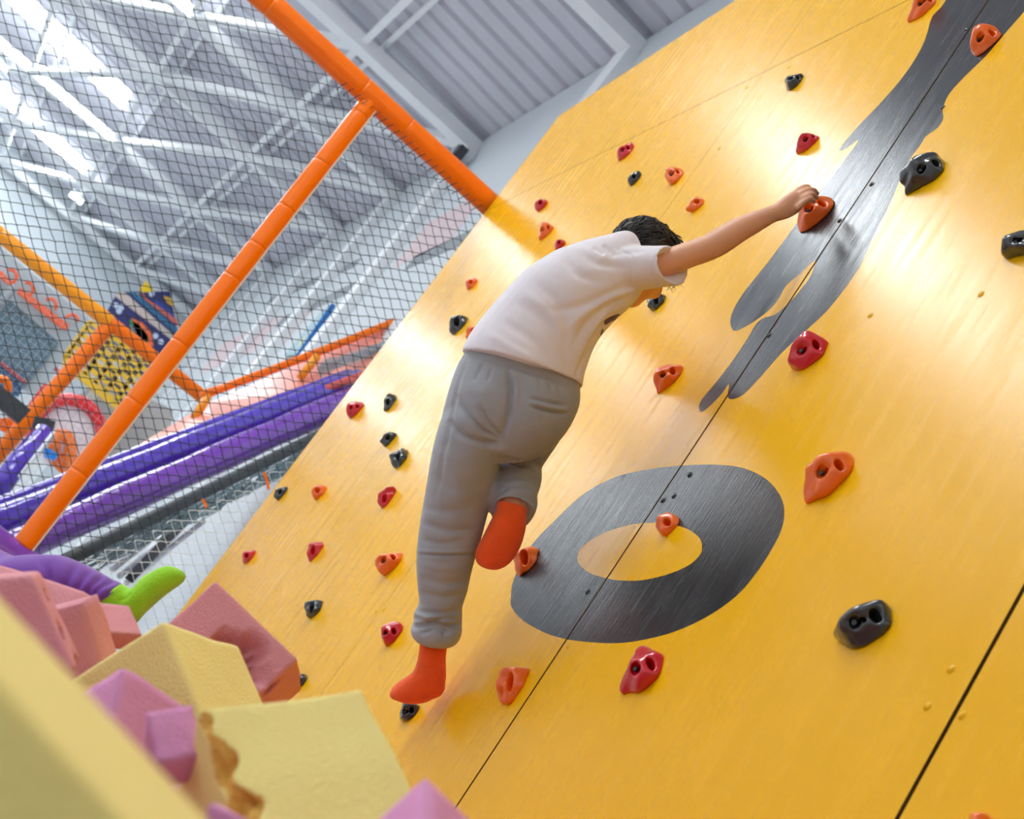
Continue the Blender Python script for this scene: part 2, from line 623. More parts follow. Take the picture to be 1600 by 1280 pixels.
# ------------------------------------------------------------------ climbing holds
HOLDS = [
    # px, py, w, h, colour, shape, turn, label
    (975, 235, 32, 29, 'r', 'jug', 20, 'small red climbing hold topmost on the far left of the wall, below the top corner'),
    (989, 279, 25, 24, 'k', 'nub', 40, 'tiny dark climbing hold between a red and an orange one high on the wall'),
    (1052, 272, 34, 38, 'o', 'jug', -30, 'orange climbing hold right of the tiny dark hold, above the climber\'s head'),
    (1087, 317, 30, 28, 'o', 'nub', 10, 'small round orange hold directly above the climber\'s outstretched upper arm'),
    (844, 319, 26, 26, 'r', 'nub', 0, 'small red hold by the wall edge where the orange rail meets the wall'),
    (850, 360, 28, 31, 'o', 'jug', 15, 'small orange hold just under the small red one beside the rail'),
    (873, 381, 24, 24, 'r', 'nub', 60, 'red hold half hidden behind the climber\'s white shirt shoulder'),
    (735, 442, 25, 24, 'o', 'nub', 0, 'small orange hold standing alone left of the white shirt near the wall edge'),
    (713, 505, 36, 38, 'k', 'ridge', 30, 'black ridged hold left of the white shirt hem beside an orange hold'),
    (739, 519, 30, 36, 'o', 'ridge', 10, 'orange hold half hidden behind the hem of the white shirt'),
    (553, 638, 32, 30, 'r', 'jug', 40, 'red hold at the wall edge above the purple rolls, left of the climber\'s thigh'),
    (607, 628, 22, 35, 'k', 'ridge', 10, 'upper one of three black holds in a line left of the grey trousers'),
    (606, 685, 22, 32, 'k', 'nub', -20, 'middle one of three black holds in a line left of the grey trousers'),
    (623, 714, 28, 38, 'k', 'ridge', 30, 'lowest of three black holds in a line left of the grey trousers'),
    (601, 779, 25, 39, 'r', 'ridge', -20, 'narrow red hold left of the climber\'s grey knee'),
    (496, 768, 28, 32, 'o', 'nub', 20, 'small orange hold beside the small black one near the left wall edge'),
    (438, 769, 20, 29, 'k', 'nub', 0, 'small black hold right on the left edge of the wall'),
    (386, 869, 24, 29, 'r', 'nub', 30, 'lowest left red hold, close to the wall edge above the torn pink foam block'),
    (490, 859, 26, 40, 'r', 'ridge', 0, 'thin upright red hold between the wall edge and the orange hold by the leg'),
    (606, 876, 46, 46, 'o', 'jug', 45, 'orange hold left of the climber\'s grey shin'),
    (488, 949, 32, 41, 'k', 'ridge', -10, 'black hold right of the torn pink foam block\'s top corner'),
    (608, 989, 37, 47, 'r', 'jug', 30, 'red hold left of the rolled trouser cuff above the orange sock'),
    (467, 1063, 28, 31, 'k', 'nub', 20, 'black hold peeping out from behind the torn pink foam block'),
    (637, 1111, 37, 35, 'k', 'jug', 30, 'black hold under the climber\'s standing foot'),
    (798, 1064, 42, 78, 'o', 'ridge', 10, 'long tapering orange hold below the hanging foot, next to the panel joint'),
    (819, 871, 42, 56, 'o', 'ridge', 30, 'orange hold with a deep slot touching the left side of the black ring'),
    (1040, 816, 45, 47, 'o', 'nub', -20, 'round orange hold over the inner edge of the black ring'),
    (1000, 1040, 62, 86, 'r', 'jug', 60, 'large red hold just below the black ring'),
    (1342, 969, 94, 88, 'k', 'jug', 20, 'large glossy black hold with two holes alone on the lower right'),
    (1290, 736, 88, 70, 'o', 'jug', 55, 'large orange hold with two bolt holes right of the black ring'),
    (1257, 547, 62, 68, 'r', 'jug', 15, 'large red hold beside the lower finger of the black splash'),
    (1040, 586, 51, 45, 'o', 'jug', 50, 'orange two-hole hold right of the climber\'s chest'),
    (1024, 470, 40, 26, 'k', 'ridge', 50, 'black hold half hidden below the climber\'s face'),
    (1268, 329, 66, 58, 'o', 'jug', 45, 'orange hold gripped by the climber\'s right hand'),
    (1261, 219, 39, 32, 'r', 'jug', 40, 'red hold above the gripped orange one, left of the black splash'),
    (1238, 126, 34, 32, 'k', 'jug', 20, 'dark hold nearest the top edge of the wall'),
    (1441, 6, 48, 40, 'o', 'jug', 45, 'orange hold cut by the upper frame edge on the splash\'s left rim'),
    (1533, 62, 49, 57, 'o', 'jug', 20, 'orange hold on the right rim of the black splash, upper right'),
    (1443, 266, 70, 56, 'k', 'jug', 50, 'glossy black two-hole hold touching the right rim of the splash'),
    (1590, 378, 56, 62, 'k', 'jug', 0, 'black hold cut off by the right frame edge'),
    (1528, 1290, 62, 56, 'o', 'jug', 20, 'orange hold cut off by the bottom frame edge at the right'),
]
HM = {'r': m_red, 'o': m_orange_h, 'k': m_black_h}
HC = {'r': 'red', 'o': 'orange', 'k': 'black'}


def hold_shape(kind, r, turn):
    ca, sa = math.cos(math.radians(turn)), math.sin(math.radians(turn))

    def loc(v):                     # wall frame -> hold frame
        v = np.array(v, float)
        v /= np.linalg.norm(v)
        return np.array([v[0] * ca + v[1] * sa, -v[0] * sa + v[1] * ca, v[2]])
    d0 = loc((.62, -.12, .75))
    ex = loc((.24, .58, -.78))
    ey = np.cross(d0, ex)
    pl = []
    for k in range(8):
        a = r.uniform(0, 2 * math.pi)
        e = r.uniform(0.0, 1.1)
        pl.append((math.cos(a) * math.cos(e), math.sin(a) * math.cos(e), math.sin(e), r.uniform(0.68, 0.9)))
    lump = [(r.uniform(-.6, .6), r.uniform(-.6, .6), r.uniform(.2, .5), r.uniform(.28, .45)) for _ in range(4)]
    ph = r.uniform(0, 6, 6)
    tail = r.uniform(-.3, .3)

    def hole(X, Y, Z, c, rad):
        d = None
        for t, q in ((1.0, 1.0), (.72, .85), (.45, .6)):
            x, y, z = X - c[0] * t, Y - c[1] * t, Z - c[2] * t
            a, b = x * ex[0] + y * ex[1] + z * ex[2], x * ey[0] + y * ey[1] + z * ey[2]
            n = x * d0[0] + y * d0[1] + z * d0[2]
            e = np.sqrt((a / (rad[0] * q)) ** 2 + (b / (rad[1] * q)) ** 2 + (n / .3) ** 2)
            e = (e - 1) * rad[0] * q
            d = e if d is None else np.minimum(d, e)
        return d

    def f(X, Y, Z):
        if kind == 'jug':
            d = ell(X, Y, Z, (0, 0, 0.05), (0.95, 0.86, 0.92))
            d = smin(d, ell(X, Y, Z, (-.75, tail, 0.1), (0.5, 0.36, 0.4)), 0.3)
            d = smin(d, ell(X, Y, Z, (0.1, 0.45, 0.5), (0.65, 0.3, 0.42)), 0.2)
        elif kind == 'ridge':
            d = smin(ell(X, Y, Z, (-0.30, 0.05, 0.2), (0.42, 1.0, 0.8)), ell(X, Y, Z, (0.40, -0.1, 0.1), (0.42, 0.85, 0.66)), 0.2)
            d = smin(d, ell(X, Y, Z, (0, 0, 0), (0.8, 0.8, 0.4)), 0.15)
        else:
            d = ell(X, Y, Z, (0, 0, 0.0), (0.88, 0.85, 0.85))
        for (a, b, c, q) in lump[:2 if kind == 'ridge' else 4]:
            d = smin(d, ell(X, Y, Z, (a, b, c), (q, q, q)), 0.16)
        for (a, b, c, o) in pl:
            d = smax(d, a * X + b * Y + c * Z - o, 0.13)
        d = d + 0.03 * np.sin(4.1 * X + ph[0]) * np.sin(3.7 * Y + ph[1]) + 0.02 * np.sin(8 * Y + 5 * Z + ph[2])
        if kind == 'jug':
            for q in (-1, 1):
                d = smax(d, -hole(X, Y, Z, d0 * .78 + ex * .34 * q + ey * .05 * q, (.15, .22)), 0.07)
        elif kind == 'nub':
            d = smax(d, -hole(X, Y, Z, d0 * .78 + ex * .05, (.17, .24)), 0.07)
        else:
            d = smax(d, -hole(X, Y, Z, d0 * .72, (.13, .40)), 0.08)
        return np.maximum(d, -Z)
    V, F = nets(f, (-1.35, -1.35, -0.08), (1.35, 1.35, 1.35), 0.06)
    return V, F, d0, ex


for n, (px, py, w, h, c, kind, turn, label) in enumerate(HOLDS):
    r = np.random.default_rng(100 + n)
    V, F, d0, ex = hold_shape(kind, r, turn)
    V = relax(V, F, 1, 0.4)
    base = on_x((px, py), 0.0)
    z = (base - CAM) @ FWD
    sz = math.sqrt(w * h) * z / FPX
    p = on_x((px, py), -0.22 * sz)
    p[0] = 0.0
    ru, rv, rp = 0.60 * sz * (1.0 if w > h * .7 else .8), 0.52 * sz * (1 if h < 1.3 * w else 1.25), 0.62 * sz
    a = math.radians(turn)
    U = V * (ru, rv, rp)
    u = U[:, 0] * math.cos(a) - U[:, 1] * math.sin(a)
    v = U[:, 0] * math.sin(a) + U[:, 1] * math.cos(a)
    W = np.stack([-U[:, 2] + 0.0005, p[1] - u, p[2] + v], 1)
    o = make('climbing_hold', W, F[:, ::-1], HM[c], origin=p, label=label, cat='climbing hold', group=HC[c] + ' climbing holds on the wall')
    if kind == 'jug' and w > 30:
        for s in (-1, 1):
            q = (d0 * .30 + ex * .33 * s) * (ru, rv, rp)
            qn = d0 * .08 * ru
            pt = []
            for v in (q - qn, q + qn):
                pt.append(p + np.array([-v[2], -(v[0] * math.cos(a) - v[1] * math.sin(a)), v[0] * math.sin(a) + v[1] * math.cos(a)]))
            MB().tube(pt, 0.075 * ru, 8).build('bolt', m_bolt, o)


# ------------------------------------------------------------------ padded net frame and safety net
NY = 6.52


def sleeve_tube(name, pts, r, m, parent, collar=True):
    """a padded pole: one sewn sleeve per span, pinched at the joints"""
    pts = [np.asarray(p, float) for p in pts]
    for i in range(len(pts) - 1):
        a, b = pts[i], pts[i + 1]
        L = np.linalg.norm(b - a)
        q0, q1 = min(.012 / L, .07), min(.05 / L, .2)
        ts = [0, q0, q1, .3, .5, .7, 1 - q1, 1 - q0, 1]
        rs = [.965, .993, 1.0, 1.0, .995, 1.0, 1.0, .993, .965]
        MB().tube([a + (b - a) * t for t in ts], [r * k for k in rs], 20).build(name, m, parent, smooth=True)


nf = empty('net_frame', on_y((40, 850), NY), label='orange padded pole frame holding the dark safety net at the left of the climbing wall', cat='net frame')
rail_px = [(250, -127), (418, 13), (566, 138), (636, 197), (800, 335)]
ra, rb = on_y((400, -2), NY), on_y((768, 311), NY)
rz = (ra[2] + rb[2]) / 2
rail = []
for p in rail_px:
    q = on_y(p, NY)
    q[2] = rz
    rail.append(q)
rail[0][0] -= 1.6
rail[-1][0] = 0.05
sleeve_tube('rail_sleeve', rail, 0.062, m_pad, nf)
pa, pb = on_y((585, 152), NY), on_y((36, 853), NY)
post = [pa]
for p in ((560, 175), (494, 269), (435, 337), (387, 402), (347, 449), (266, 552), (197, 637), (116, 740)):
    t = (p[0] - 585) / (36 - 585)
    post.append(pa + (pb - pa) * t)
post.append(pb)
sleeve_tube('post_sleeve', post, 0.050, m_pad, nf)
pd = np.array([.85, -.53, 0]) * .050
MB().tube([pa + pd, pb + pd], 0.0055, 6).build('white_seam', m_netw, nf, label='white zip seam down the post')
bl = on_y((34, 885), NY)
sleeve_tube('bottom_roll', [(-3.4, NY, bl[2]), (-1.9, NY, bl[2]), (bl[0] + .22, NY, bl[2])], 0.085, m_purple, nf)
sn = empty('safety_net', (-1.2, NY, bl[2]), label='knotted diamond mesh safety net hung inside the orange padded frame', cat='net')
e1 = np.array([0.0400, 0.0262])
e2 = np.array([0.0425, -0.0318])
NB = {}
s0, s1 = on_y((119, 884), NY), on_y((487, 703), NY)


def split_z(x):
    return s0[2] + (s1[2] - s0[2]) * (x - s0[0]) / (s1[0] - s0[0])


for i in range(-90, 91):
    for j in range(-90, 91):
        q = e1 * i + e2 * j + (-1.2, 2.5)
        if -3.0 < q[0] < 0.3 and 0.85 < q[1] < rz - 0.02:
            jx, jz = rng.normal(0, .0022, 2)
            NB[(i, j)] = np.array([q[0] + jx + .006 * math.sin(q[1] * 5), NY + 0.07 + .012 * math.sin(q[0] * 3 + q[1] * 2) + rng.normal(0, .002), q[1] + jz + .006 * math.sin(q[0] * 4)])
nets_mb = {0: MB(), 1: MB()}
for (i, j), p in NB.items():
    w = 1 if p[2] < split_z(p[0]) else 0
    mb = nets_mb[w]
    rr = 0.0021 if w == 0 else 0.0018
    for k, nb in enumerate(((i + 1, j), (i, j + 1))):
        if nb in NB:
            q = NB[nb]
            mid = (p + q) / 2 + np.array([0, 0, 0.0025 if k == 0 else -0.002])
            mb.tube([p, mid, q], rr, 3, cap=False)
    s = 0.0042
    mb.add([p + (s, 0, 0), p - (s, 0, 0), p + (0, s, 0), p - (0, s, 0), p + (0, 0, s), p - (0, 0, s)],
           [(0, 2, 4), (2, 1, 4), (1, 3, 4), (3, 0, 4), (2, 0, 5), (1, 2, 5), (3, 1, 5), (0, 3, 5)])
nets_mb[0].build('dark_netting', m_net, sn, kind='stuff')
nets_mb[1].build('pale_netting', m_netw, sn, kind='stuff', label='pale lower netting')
lace = MB()
for k in range(22):
    x = -0.9 + k * 0.042
    lace.tube([(x + .05 * math.sin(t) * .6, NY + .068 * math.cos(t), rz - .03 + .06 * math.sin(t)) for t in np.linspace(3.6, 5.6, 6)], 0.0022, 4)
lace.build('lacing_cord', m_net, sn, kind='stuff')

# ------------------------------------------------------------------ purple slide behind the net
YA, YB = 7.5, 9.4


def run(p, q, y0=YA, y1=YB, n=10, sag=0.0):
    a, b = on_y(p, y0), on_y(q, y1)
    return [a + (b - a) * t + np.array([0, 0, -sag * 4 * t * (1 - t)]) for t in np.linspace(0, 1, n)]


sl = empty('padded_slide', on_y((0, 860), 7.6), label='purple and violet padded slide with salmon pink lanes and orange handrail behind the net', cat='slide')
MB().tube(run((-60, 893), (560, 619), 7.2, 9.6, 14), [0.090 + .004 * math.sin(i * 1.9) for i in range(14)], 20).build('side_roll', m_purple, sl, smooth=True, label='broad purple lower roll')
MB().tube(run((-60, 838), (560, 592), 7.5, 9.9, 14), [0.076 + .004 * math.sin(i * 2.3) for i in range(14)], 20).build('lane_roll', m_violet, sl, smooth=True)
MB().tube(run((-60, 812), (545, 586), 7.8, 10.0, 14), [0.046 + .003 * math.sin(i * 2.7) for i in range(14)], 16).build('lane_roll', m_violet, sl, smooth=True)
MB().tube(run((425, 640), (575, 583), 9.3, 9.75, 6), 0.03, 14).build('lane_roll', mat('coral_vinyl', 'D8574A', rough=.3, coat=.4), sl, smooth=True, label='short coral red roll')
A = [on_y((150, 735), 9.6), on_y((330, 628), 10.6), on_y((610, 508), 11.0), on_y((600, 600), 10.1), on_y((330, 695), 9.2)]
MB().slab(A, (0, 0.05, 0.0)).build('lane_bed', m_salmon, sl)
MB().slab([on_y((-60, 815), 8.3), on_y((560, 595), 10.5), on_y((560, 632), 10.3), on_y((-60, 905), 8.1)], (0, .05, 0)).build('side_bed', m_purple, sl)
MB().tube(run((316, 618), (640, 493), 10.3, 11.0, 8, .02), 0.032, 14).build('handrail', m_pad, sl, smooth=True)
for a, b, y in (((496, 556), (468, 592), 10.5), ((326, 617), (303, 655), 10.3)):
    MB().tube([on_y(a, y), on_y(b, y)], 0.032, 12).build('handrail_post', m_pad_y, sl, smooth=True)
bunch = MB()
for k in range(26):
    r = np.random.default_rng(k)
    pts = [np.array(p) + r.normal(0, .012, 3) for p in run((500, 570 + k * .6), (640, 520 + k * .5), 10.2, 10.9, 10)]
    bunch.tube(pts, 0.005, 4)
bunch.build('bunched_netting', m_netg, sl, kind='stuff')
MB().tube(run((60, 897), (560, 650), 7.1, 9.3, 8), 0.036, 12).build('edge_beam', m_dark, sl, smooth=True)
bunch = MB()
m_teal = mat('teal_grey_twine', '8FA3A8', rough=.5)
for k in range(120):
    r = np.random.default_rng(500 + k)
    o = r.uniform(0, 30)
    t0 = r.uniform(0, .8)
    a, b = np.array((90, 893 + o * .9)), np.array((540, 668 + o * .9))
    pts = []
    for t in np.linspace(t0, min(1, t0 + .3), 8):
        q = a + (b - a) * t
        pts.append(on_y(q, 7.2 + 2.0 * t) + r.normal(0, .014, 3))
    bunch.tube(pts, r.uniform(.002, .0045), 3)
bunch.build('bunched_netting', m_teal, sl, kind='stuff', label='crumpled teal grey netting under the slide edge')
for k in range(4):
    o = np.array((11 * k, 10 * k))
    MB().tube([on_y(np.array((165, 880)) + o, 8.2), on_y(np.array((285, 785)) + o, 9.6)], 0.018, 10).build('roller_bar', m_steel, sl, smooth=True)
MB().bar(on_y((205, 902), 8.0), on_y((305, 798), 9.6), 0.05, 0.05).build('support_bar', m_dark, sl)
for p, q in (((412, 738), (420, 765)), ((316, 780), (322, 793))):
    tag(MB().tube([on_y(p, 6.46), on_y((np.array(p) + q) / 2 + (1, 0), 6.46), on_y(q, 6.45)], 0.007, 6).build('cable_tie', m_pad, sn), label='orange cable tie on the netting')

# ------------------------------------------------------------------ second padded frame farther back
Y2 = 11.2
f2 = empty('net_frame', on_y((0, 700), Y2), label='farther orange padded frame, its left rail coloured as lit, behind the net at the left', cat='net frame')
z2 = on_y((170, 503), Y2)[2]
P = [on_y(p, Y2) for p in ((-160, 232), (0, 364), (172, 505), (325, 618))]
for q in P:
    q[2] = z2
sleeve_tube('rail_sleeve', P[:3], 0.06, m_pad_y, f2)  # left spans use the yellower copy, painting in the light on them
sleeve_tube('rail_sleeve', P[2:], 0.055, m_pad, f2)
a, b = on_y((170, 510), Y2), on_y((-80, 800), Y2)
sleeve_tube('post_sleeve', [a, a + (b - a) * .35, a + (b - a) * .68, b], 0.06, m_pad, f2)
fm = MB()
for k in range(60):
    x = -2.3 + k * .05
    if x < 0.1:
        fm.tube([(x, Y2, 1.6), (x, Y2, z2 - .05)], 0.0016, 3, cap=False)
for k in range(32):
    fm.tube([(-2.3, Y2, 1.6 + .05 * k), (0.1, Y2, 1.6 + .05 * k)], 0.0016, 3, cap=False)
fm.build('fine_netting', m_netg, f2, kind='stuff')

# ------------------------------------------------------------------ play equipment at the far end
YM = 22.0


def poly_on(ps, y):
    return [on_y(p, y) for p in ps]


mu = empty('mural_board', on_y((215, 570), YM), label='dark blue space mural board with stripes and a yellow tip', cat='mural')
m_navy = mat('navy_board', '2B2C66', rough=.5, var=.15)
MB().slab(poly_on([(150, 520), (184, 456), (266, 455), (277, 520), (258, 560), (236, 605), (190, 570)], YM), (0, .08, 0)).build('board', m_navy, mu)
for ps, c in (([(216, 457), (228, 438), (241, 456)], 'F2C61E'), ([(185, 455), (194, 456), (276, 528), (277, 538), (258, 523), (180, 463)], 'C8B8B0'), ([(200, 456), (210, 456), (278, 514), (278, 524)], '2E6E96'),
              ([(212, 456), (222, 458), (277, 500), (278, 510)], 'D06A5E'), ([(222, 462), (236, 464), (262, 480), (275, 498), (250, 480)], '26479C'), ([(255, 462), (268, 466), (272, 480), (262, 474)], 'D9A92E'),
              ([(205, 497), (222, 504), (236, 520), (240, 540), (228, 545), (215, 530)], 'F0703A'), ([(202, 500), (216, 506), (230, 522), (233, 534), (224, 535), (212, 518)], '2FA84A'),
              ([(202, 506), (212, 512), (224, 528), (214, 528), (203, 518)], '7A7F86')):
    MB().slab(poly_on(ps, YM - .012), (0, .02, 0)).build('painted_shape', mat('mural_' + c.lower(), c, rough=.5), mu)
for p in ((181, 477), (190, 480), (186, 486), (243, 525), (252, 534), (219, 459), (237, 459)):
    c = on_y(p, YM - .012)
    MB().tube([c, c + (0, .02, 0)], 0.045, 10).build('painted_shape', mat('mural_white', 'C8D2E8', rough=.5), mu)
for p in ((205, 560), (240, 590)):
    c = on_y(p, YM + .14)
    MB().box((c[0] - .05, c[1] - .05, FLOOR), (c[0] + .05, c[1] + .05, c[2])).build('support_post', m_steel, mu)
# yellow lattice
YL = 15.0
la = empty('climbing_lattice', on_y((190, 640), YL), label='yellow perforated climbing lattice with blue blocks beyond the net', cat='climbing lattice')
m_ly = mat('yellow_plastic', 'F2C00A', rough=.35, coat=.3)
m_lb = mat('blue_plastic', '1F6FB0', rough=.4)
c00, c10, c11, c01 = np.array((140, 503)), np.array((243, 573)), np.array((196, 640)), np.array((100, 558))


def lat(u, v):
    return c00 + (c10 - c00) * u + (c01 - c00) * v + (c00 - c10 - c01 + c11) * u * v


for k in range(7):
    MB().bar(on_y(lat(k / 6, 0), YL), on_y(lat(k / 6, 1), YL), 0.05, 0.05, (0, 1, 0)).build('lattice_bar', m_ly, la)
    MB().bar(on_y(lat(0, k / 6), YL), on_y(lat(1, k / 6), YL), 0.05, 0.05, (0, 1, 0)).build('lattice_bar', m_ly, la)
r = np.random.default_rng(3)
for a in range(6):
    for b in range(6):
        if r.random() < .42:
            ps = [lat((a + s) / 6, (b + t) / 6) for s, t in ((.15, .15), (.85, .15), (.85, .85), (.15, .85))]
            MB().slab(poly_on(ps, YL + .15), (0, .05, 0)).build('block', m_lb if r.random() < .7 else m_navy, la)
MB().slab(poly_on([lat(-.02, .95), lat(1.02, .95), lat(1.04, 1.12), lat(.06, 1.16)], YL - .02), (0, .1, 0)).build('kick_board', m_ly, la)
MB().slab(poly_on([(95, 640), (160, 590), (270, 640), (262, 720), (200, 760)], YL + .6), (0, .05, 0)).build('backing_sheet', mat('grey_sheet', 'B5AFAC', rough=.8), la)
for p in ((205, 640), (160, 600)):
    c = on_y(p, YL + .3)
    MB().box((c[0] - .04, c[1] - .04, FLOOR), (c[0] + .04, c[1] + .04, c[2])).build('support_post', m_steel, la)
# teal kiosk with an orange sign strip
YK = 16.5
kio = empty('kiosk', on_y((40, 620), YK), label='blue grey kiosk front with an orange sign strip at the far left', cat='kiosk')
MB().slab(poly_on([(-60, 340), (0, 385), (140, 500), (60, 620), (-60, 560)], YK), (0, .1, 0)).build('fascia', mat('pale_grey_board', 'AEB9BE', rough=.6), kio)
MB().slab(poly_on([(-60, 400), (0, 455), (92, 535), (42, 600), (-60, 560)], YK - .05), (0, .08, 0)).build('screen', mat('teal_glass', '5C7684', rough=.25, var=.1), kio)
m_os = mat('orange_sign', 'F0602E', rough=.5)
MB().slab(poly_on([(-30, 400), (0, 422), (22, 443), (20, 449), (-30, 412)], YK - .14), (0, .06, 0)).build('sign_strip', m_os, kio)
MB().slab(poly_on([(30, 448), (108, 508), (105, 516), (96, 513), (27, 457)], YK - .14), (0, .06, 0)).build('sign_strip', m_os, kio)
for cx, cy, a0, a1 in ((16, 432, -1.9, 1.2), (42, 452, -1.9, 1.2), (78, 478, -2.2, .6), (112, 503, -2.6, 0)):
    pts = [on_y((cx + 10 * math.cos(t), cy + 11 * math.sin(t)), YK - .12) for t in np.linspace(a0, a1, 10)]
    MB().tube(pts, 0.022, 6).build('sign_loop', m_os, kio, smooth=True)
MB().tube([on_y((-20, 500), YK - .3), on_y((6, 468), YK - .3), on_y((24, 448), YK - .3)], 0.05, 10).build('pipe', m_grey, kio, smooth=True)
MB().slab(poly_on([(-10, 555), (0, 560), (40, 590), (30, 620), (-10, 610)], YK - .2), (0, .06, 0)).build('counter', mat('blue_board', '2E5E86', rough=.5), kio)
for a, b in (((0, 566), (40, 598)), ((100, 625), (165, 685)), ((85, 575), (95, 585))):
    MB().bar(on_y(a, YK - .3), on_y(b, YK - .3), 0.05, 0.04).build('red_trim', mat('red_trim_paint', 'B2453F', rough=.5), kio)
MB().bar(on_y((85, 640), 14.8), on_y((170, 710), 14.8), 0.06, 0.1).build('ledge', mat('grey_ledge', 'A7A099', rough=.8), kio)
# inflatable with red ring and white face
YR = 13.2
inf = empty('inflatable_gate', on_y((100, 720), YR), label='red and white inflatable gate with an orange arch behind the net', cat='inflatable')
cc = np.array((105, 682))
ring = [on_y(cc + np.array((55 * math.cos(t), 58 * math.sin(t))), YR) for t in np.linspace(-3.3, .5, 16)]
MB().tube(ring, 0.06, 10).build('red_ring', mat('red_vinyl', 'E8242C', rough=.3, coat=.4), inf, smooth=True)
MB().slab([on_y(cc + np.array((50 * math.cos(t), 54 * math.sin(t))), YR + .02) for t in np.linspace(0, 2 * math.pi, 24, endpoint=False)], (0, .06, 0)).build('white_face', mat('white_vinyl', 'F0EAEE', rough=.4), inf)
arch = [on_y(p, YR - .1) for p in ((82, 712), (86, 690), (94, 678), (104, 680), (110, 694), (112, 730), (112, 760))]
MB().tube(arch, 0.055, 10).build('orange_arch', mat('orange_vinyl_light', 'FF7E22', rough=.35), inf, smooth=True)
MB().slab(poly_on([(80, 705), (110, 710), (114, 745), (98, 742), (82, 726)], YR - .06), (0, .05, 0)).build('orange_flap', mat('orange_vinyl_flap', 'FF7E22', rough=.35), inf)
MB().slab(poly_on([(66, 698), (80, 702), (92, 710), (86, 720), (70, 715)], YR - .2), (0, .05, 0)).build('blue_pad', mat('blue_vinyl', '0E86E6', rough=.3), inf)
MB().slab(poly_on([(44, 632), (70, 598), (82, 610), (60, 640)], YR + .2), (0, .05, 0)).build('red_flap', mat('red_vinyl_flap', 'E8242C', rough=.3), inf)
MB().tube([on_y((70, 676), 10.6), on_y((30, 720), 10.4), on_y((-10, 775), 10.2)], 0.075, 14).build('violet_roll', m_violet, inf, smooth=True)
MB().tube([on_y((84, 675), 10.5), on_y((30, 745), 10.2)], 0.012, 8).build('white_piping', m_steel, inf, smooth=True)
ob = empty('obstacle_roll', on_y((10, 660), 10.8), label='charcoal foam bar with an orange ring at the far left edge', cat='obstacle')
MB().bar(on_y((-12, 612), 10.9), on_y((38, 652), 10.9), 0.13, 0.13).build('bar', m_dark, ob)
MB().bar(on_y((52, 660), 10.75), on_y((84, 668), 10.75), 0.07, 0.09).build('strap_block', m_dark, ob)
MB().tube([on_y(np.array((2, 605)) + (11 * math.cos(t), 13 * math.sin(t)), 11.0) for t in np.linspace(-2, 2.2, 10)], 0.03, 8).build('orange_ring', m_pad, ob, smooth=True)
MB().slab(poly_on([(-10, 655), (18, 652), (34, 664), (10, 676), (-10, 668)], 11.3), (0, .1, 0)).build('orange_block', m_pad, ob)
# banner by the side wall, lamps, small box on the truss
bn = empty('banner_frame', on_x((468, 557), WX - .05), label='thin blue framed banner leaning along the side wall', cat='banner')
p0, p1 = on_x((520, 477), WX - .05), on_x((466, 556), WX - .05)
MB().bar(p0, p1, 0.05, 0.05, (1, 0, 0)).build('blue_edge', mat('blue_edge_paint', '1A6FB8', rough=.4), bn)
q0, q1 = on_x((505, 485), WX - .02), on_x((445, 556), WX - .02)
MB().slab([p0, p1, q1, q0], (-.01, 0, 0)).build('sheet', mat('pale_teal_sheet', '9CB8C0', rough=.6), bn)
MB().slab([on_x((488, 515), WX - .04), on_x((478, 532), WX - .04), on_x((462, 556), WX - .04), on_x((470, 535), WX - .04)], (-.01, 0, 0)).build('yellow_stripe', mat('yellow_stripe_paint', 'E0D27A', rough=.6), bn)
m_lamp = emit('lamp_glow', 'EAFFFA', 9)
for k, (p, lab) in enumerate((((119, 310), 'small bright strip lamp under the roof frame near the end wall'), ((1, 101), 'small bright strip lamp at the left frame edge under the roof'))):
    c = on_z(p, 7.05)
    lp = empty('ceiling_lamp', c, label=lab, cat='lamp')
    MB().bar(c + (-.12, 0, 0), c + (.12, 0, 0), 0.09, 0.06).build('diffuser', m_lamp, lp)
    MB().bar(c + (-.13, 0, .06), c + (.13, 0, .06), 0.13, 0.05).build('housing', m_steel, lp)
    MB().tube([c + (0, 0, .08), c + (0, 0, .2)], 0.015, 6).build('hanger', m_steel, lp)
c = on_x((718, 243), WX - .13)
bx = empty('wall_box', c, label='small black box fixed to the pillar under the roof corner', cat='floodlight')
MB().box(c + (-.06, -.09, -.09), c + (.03, .09, .07)).build('housing', m_dark, bx)
MB().bar(c + (-.075, -.07, 0), c + (-.075, .07, 0), 0.02, 0.12).build('lens', mat('lens_glass', '8A9298', rough=.2), bx)


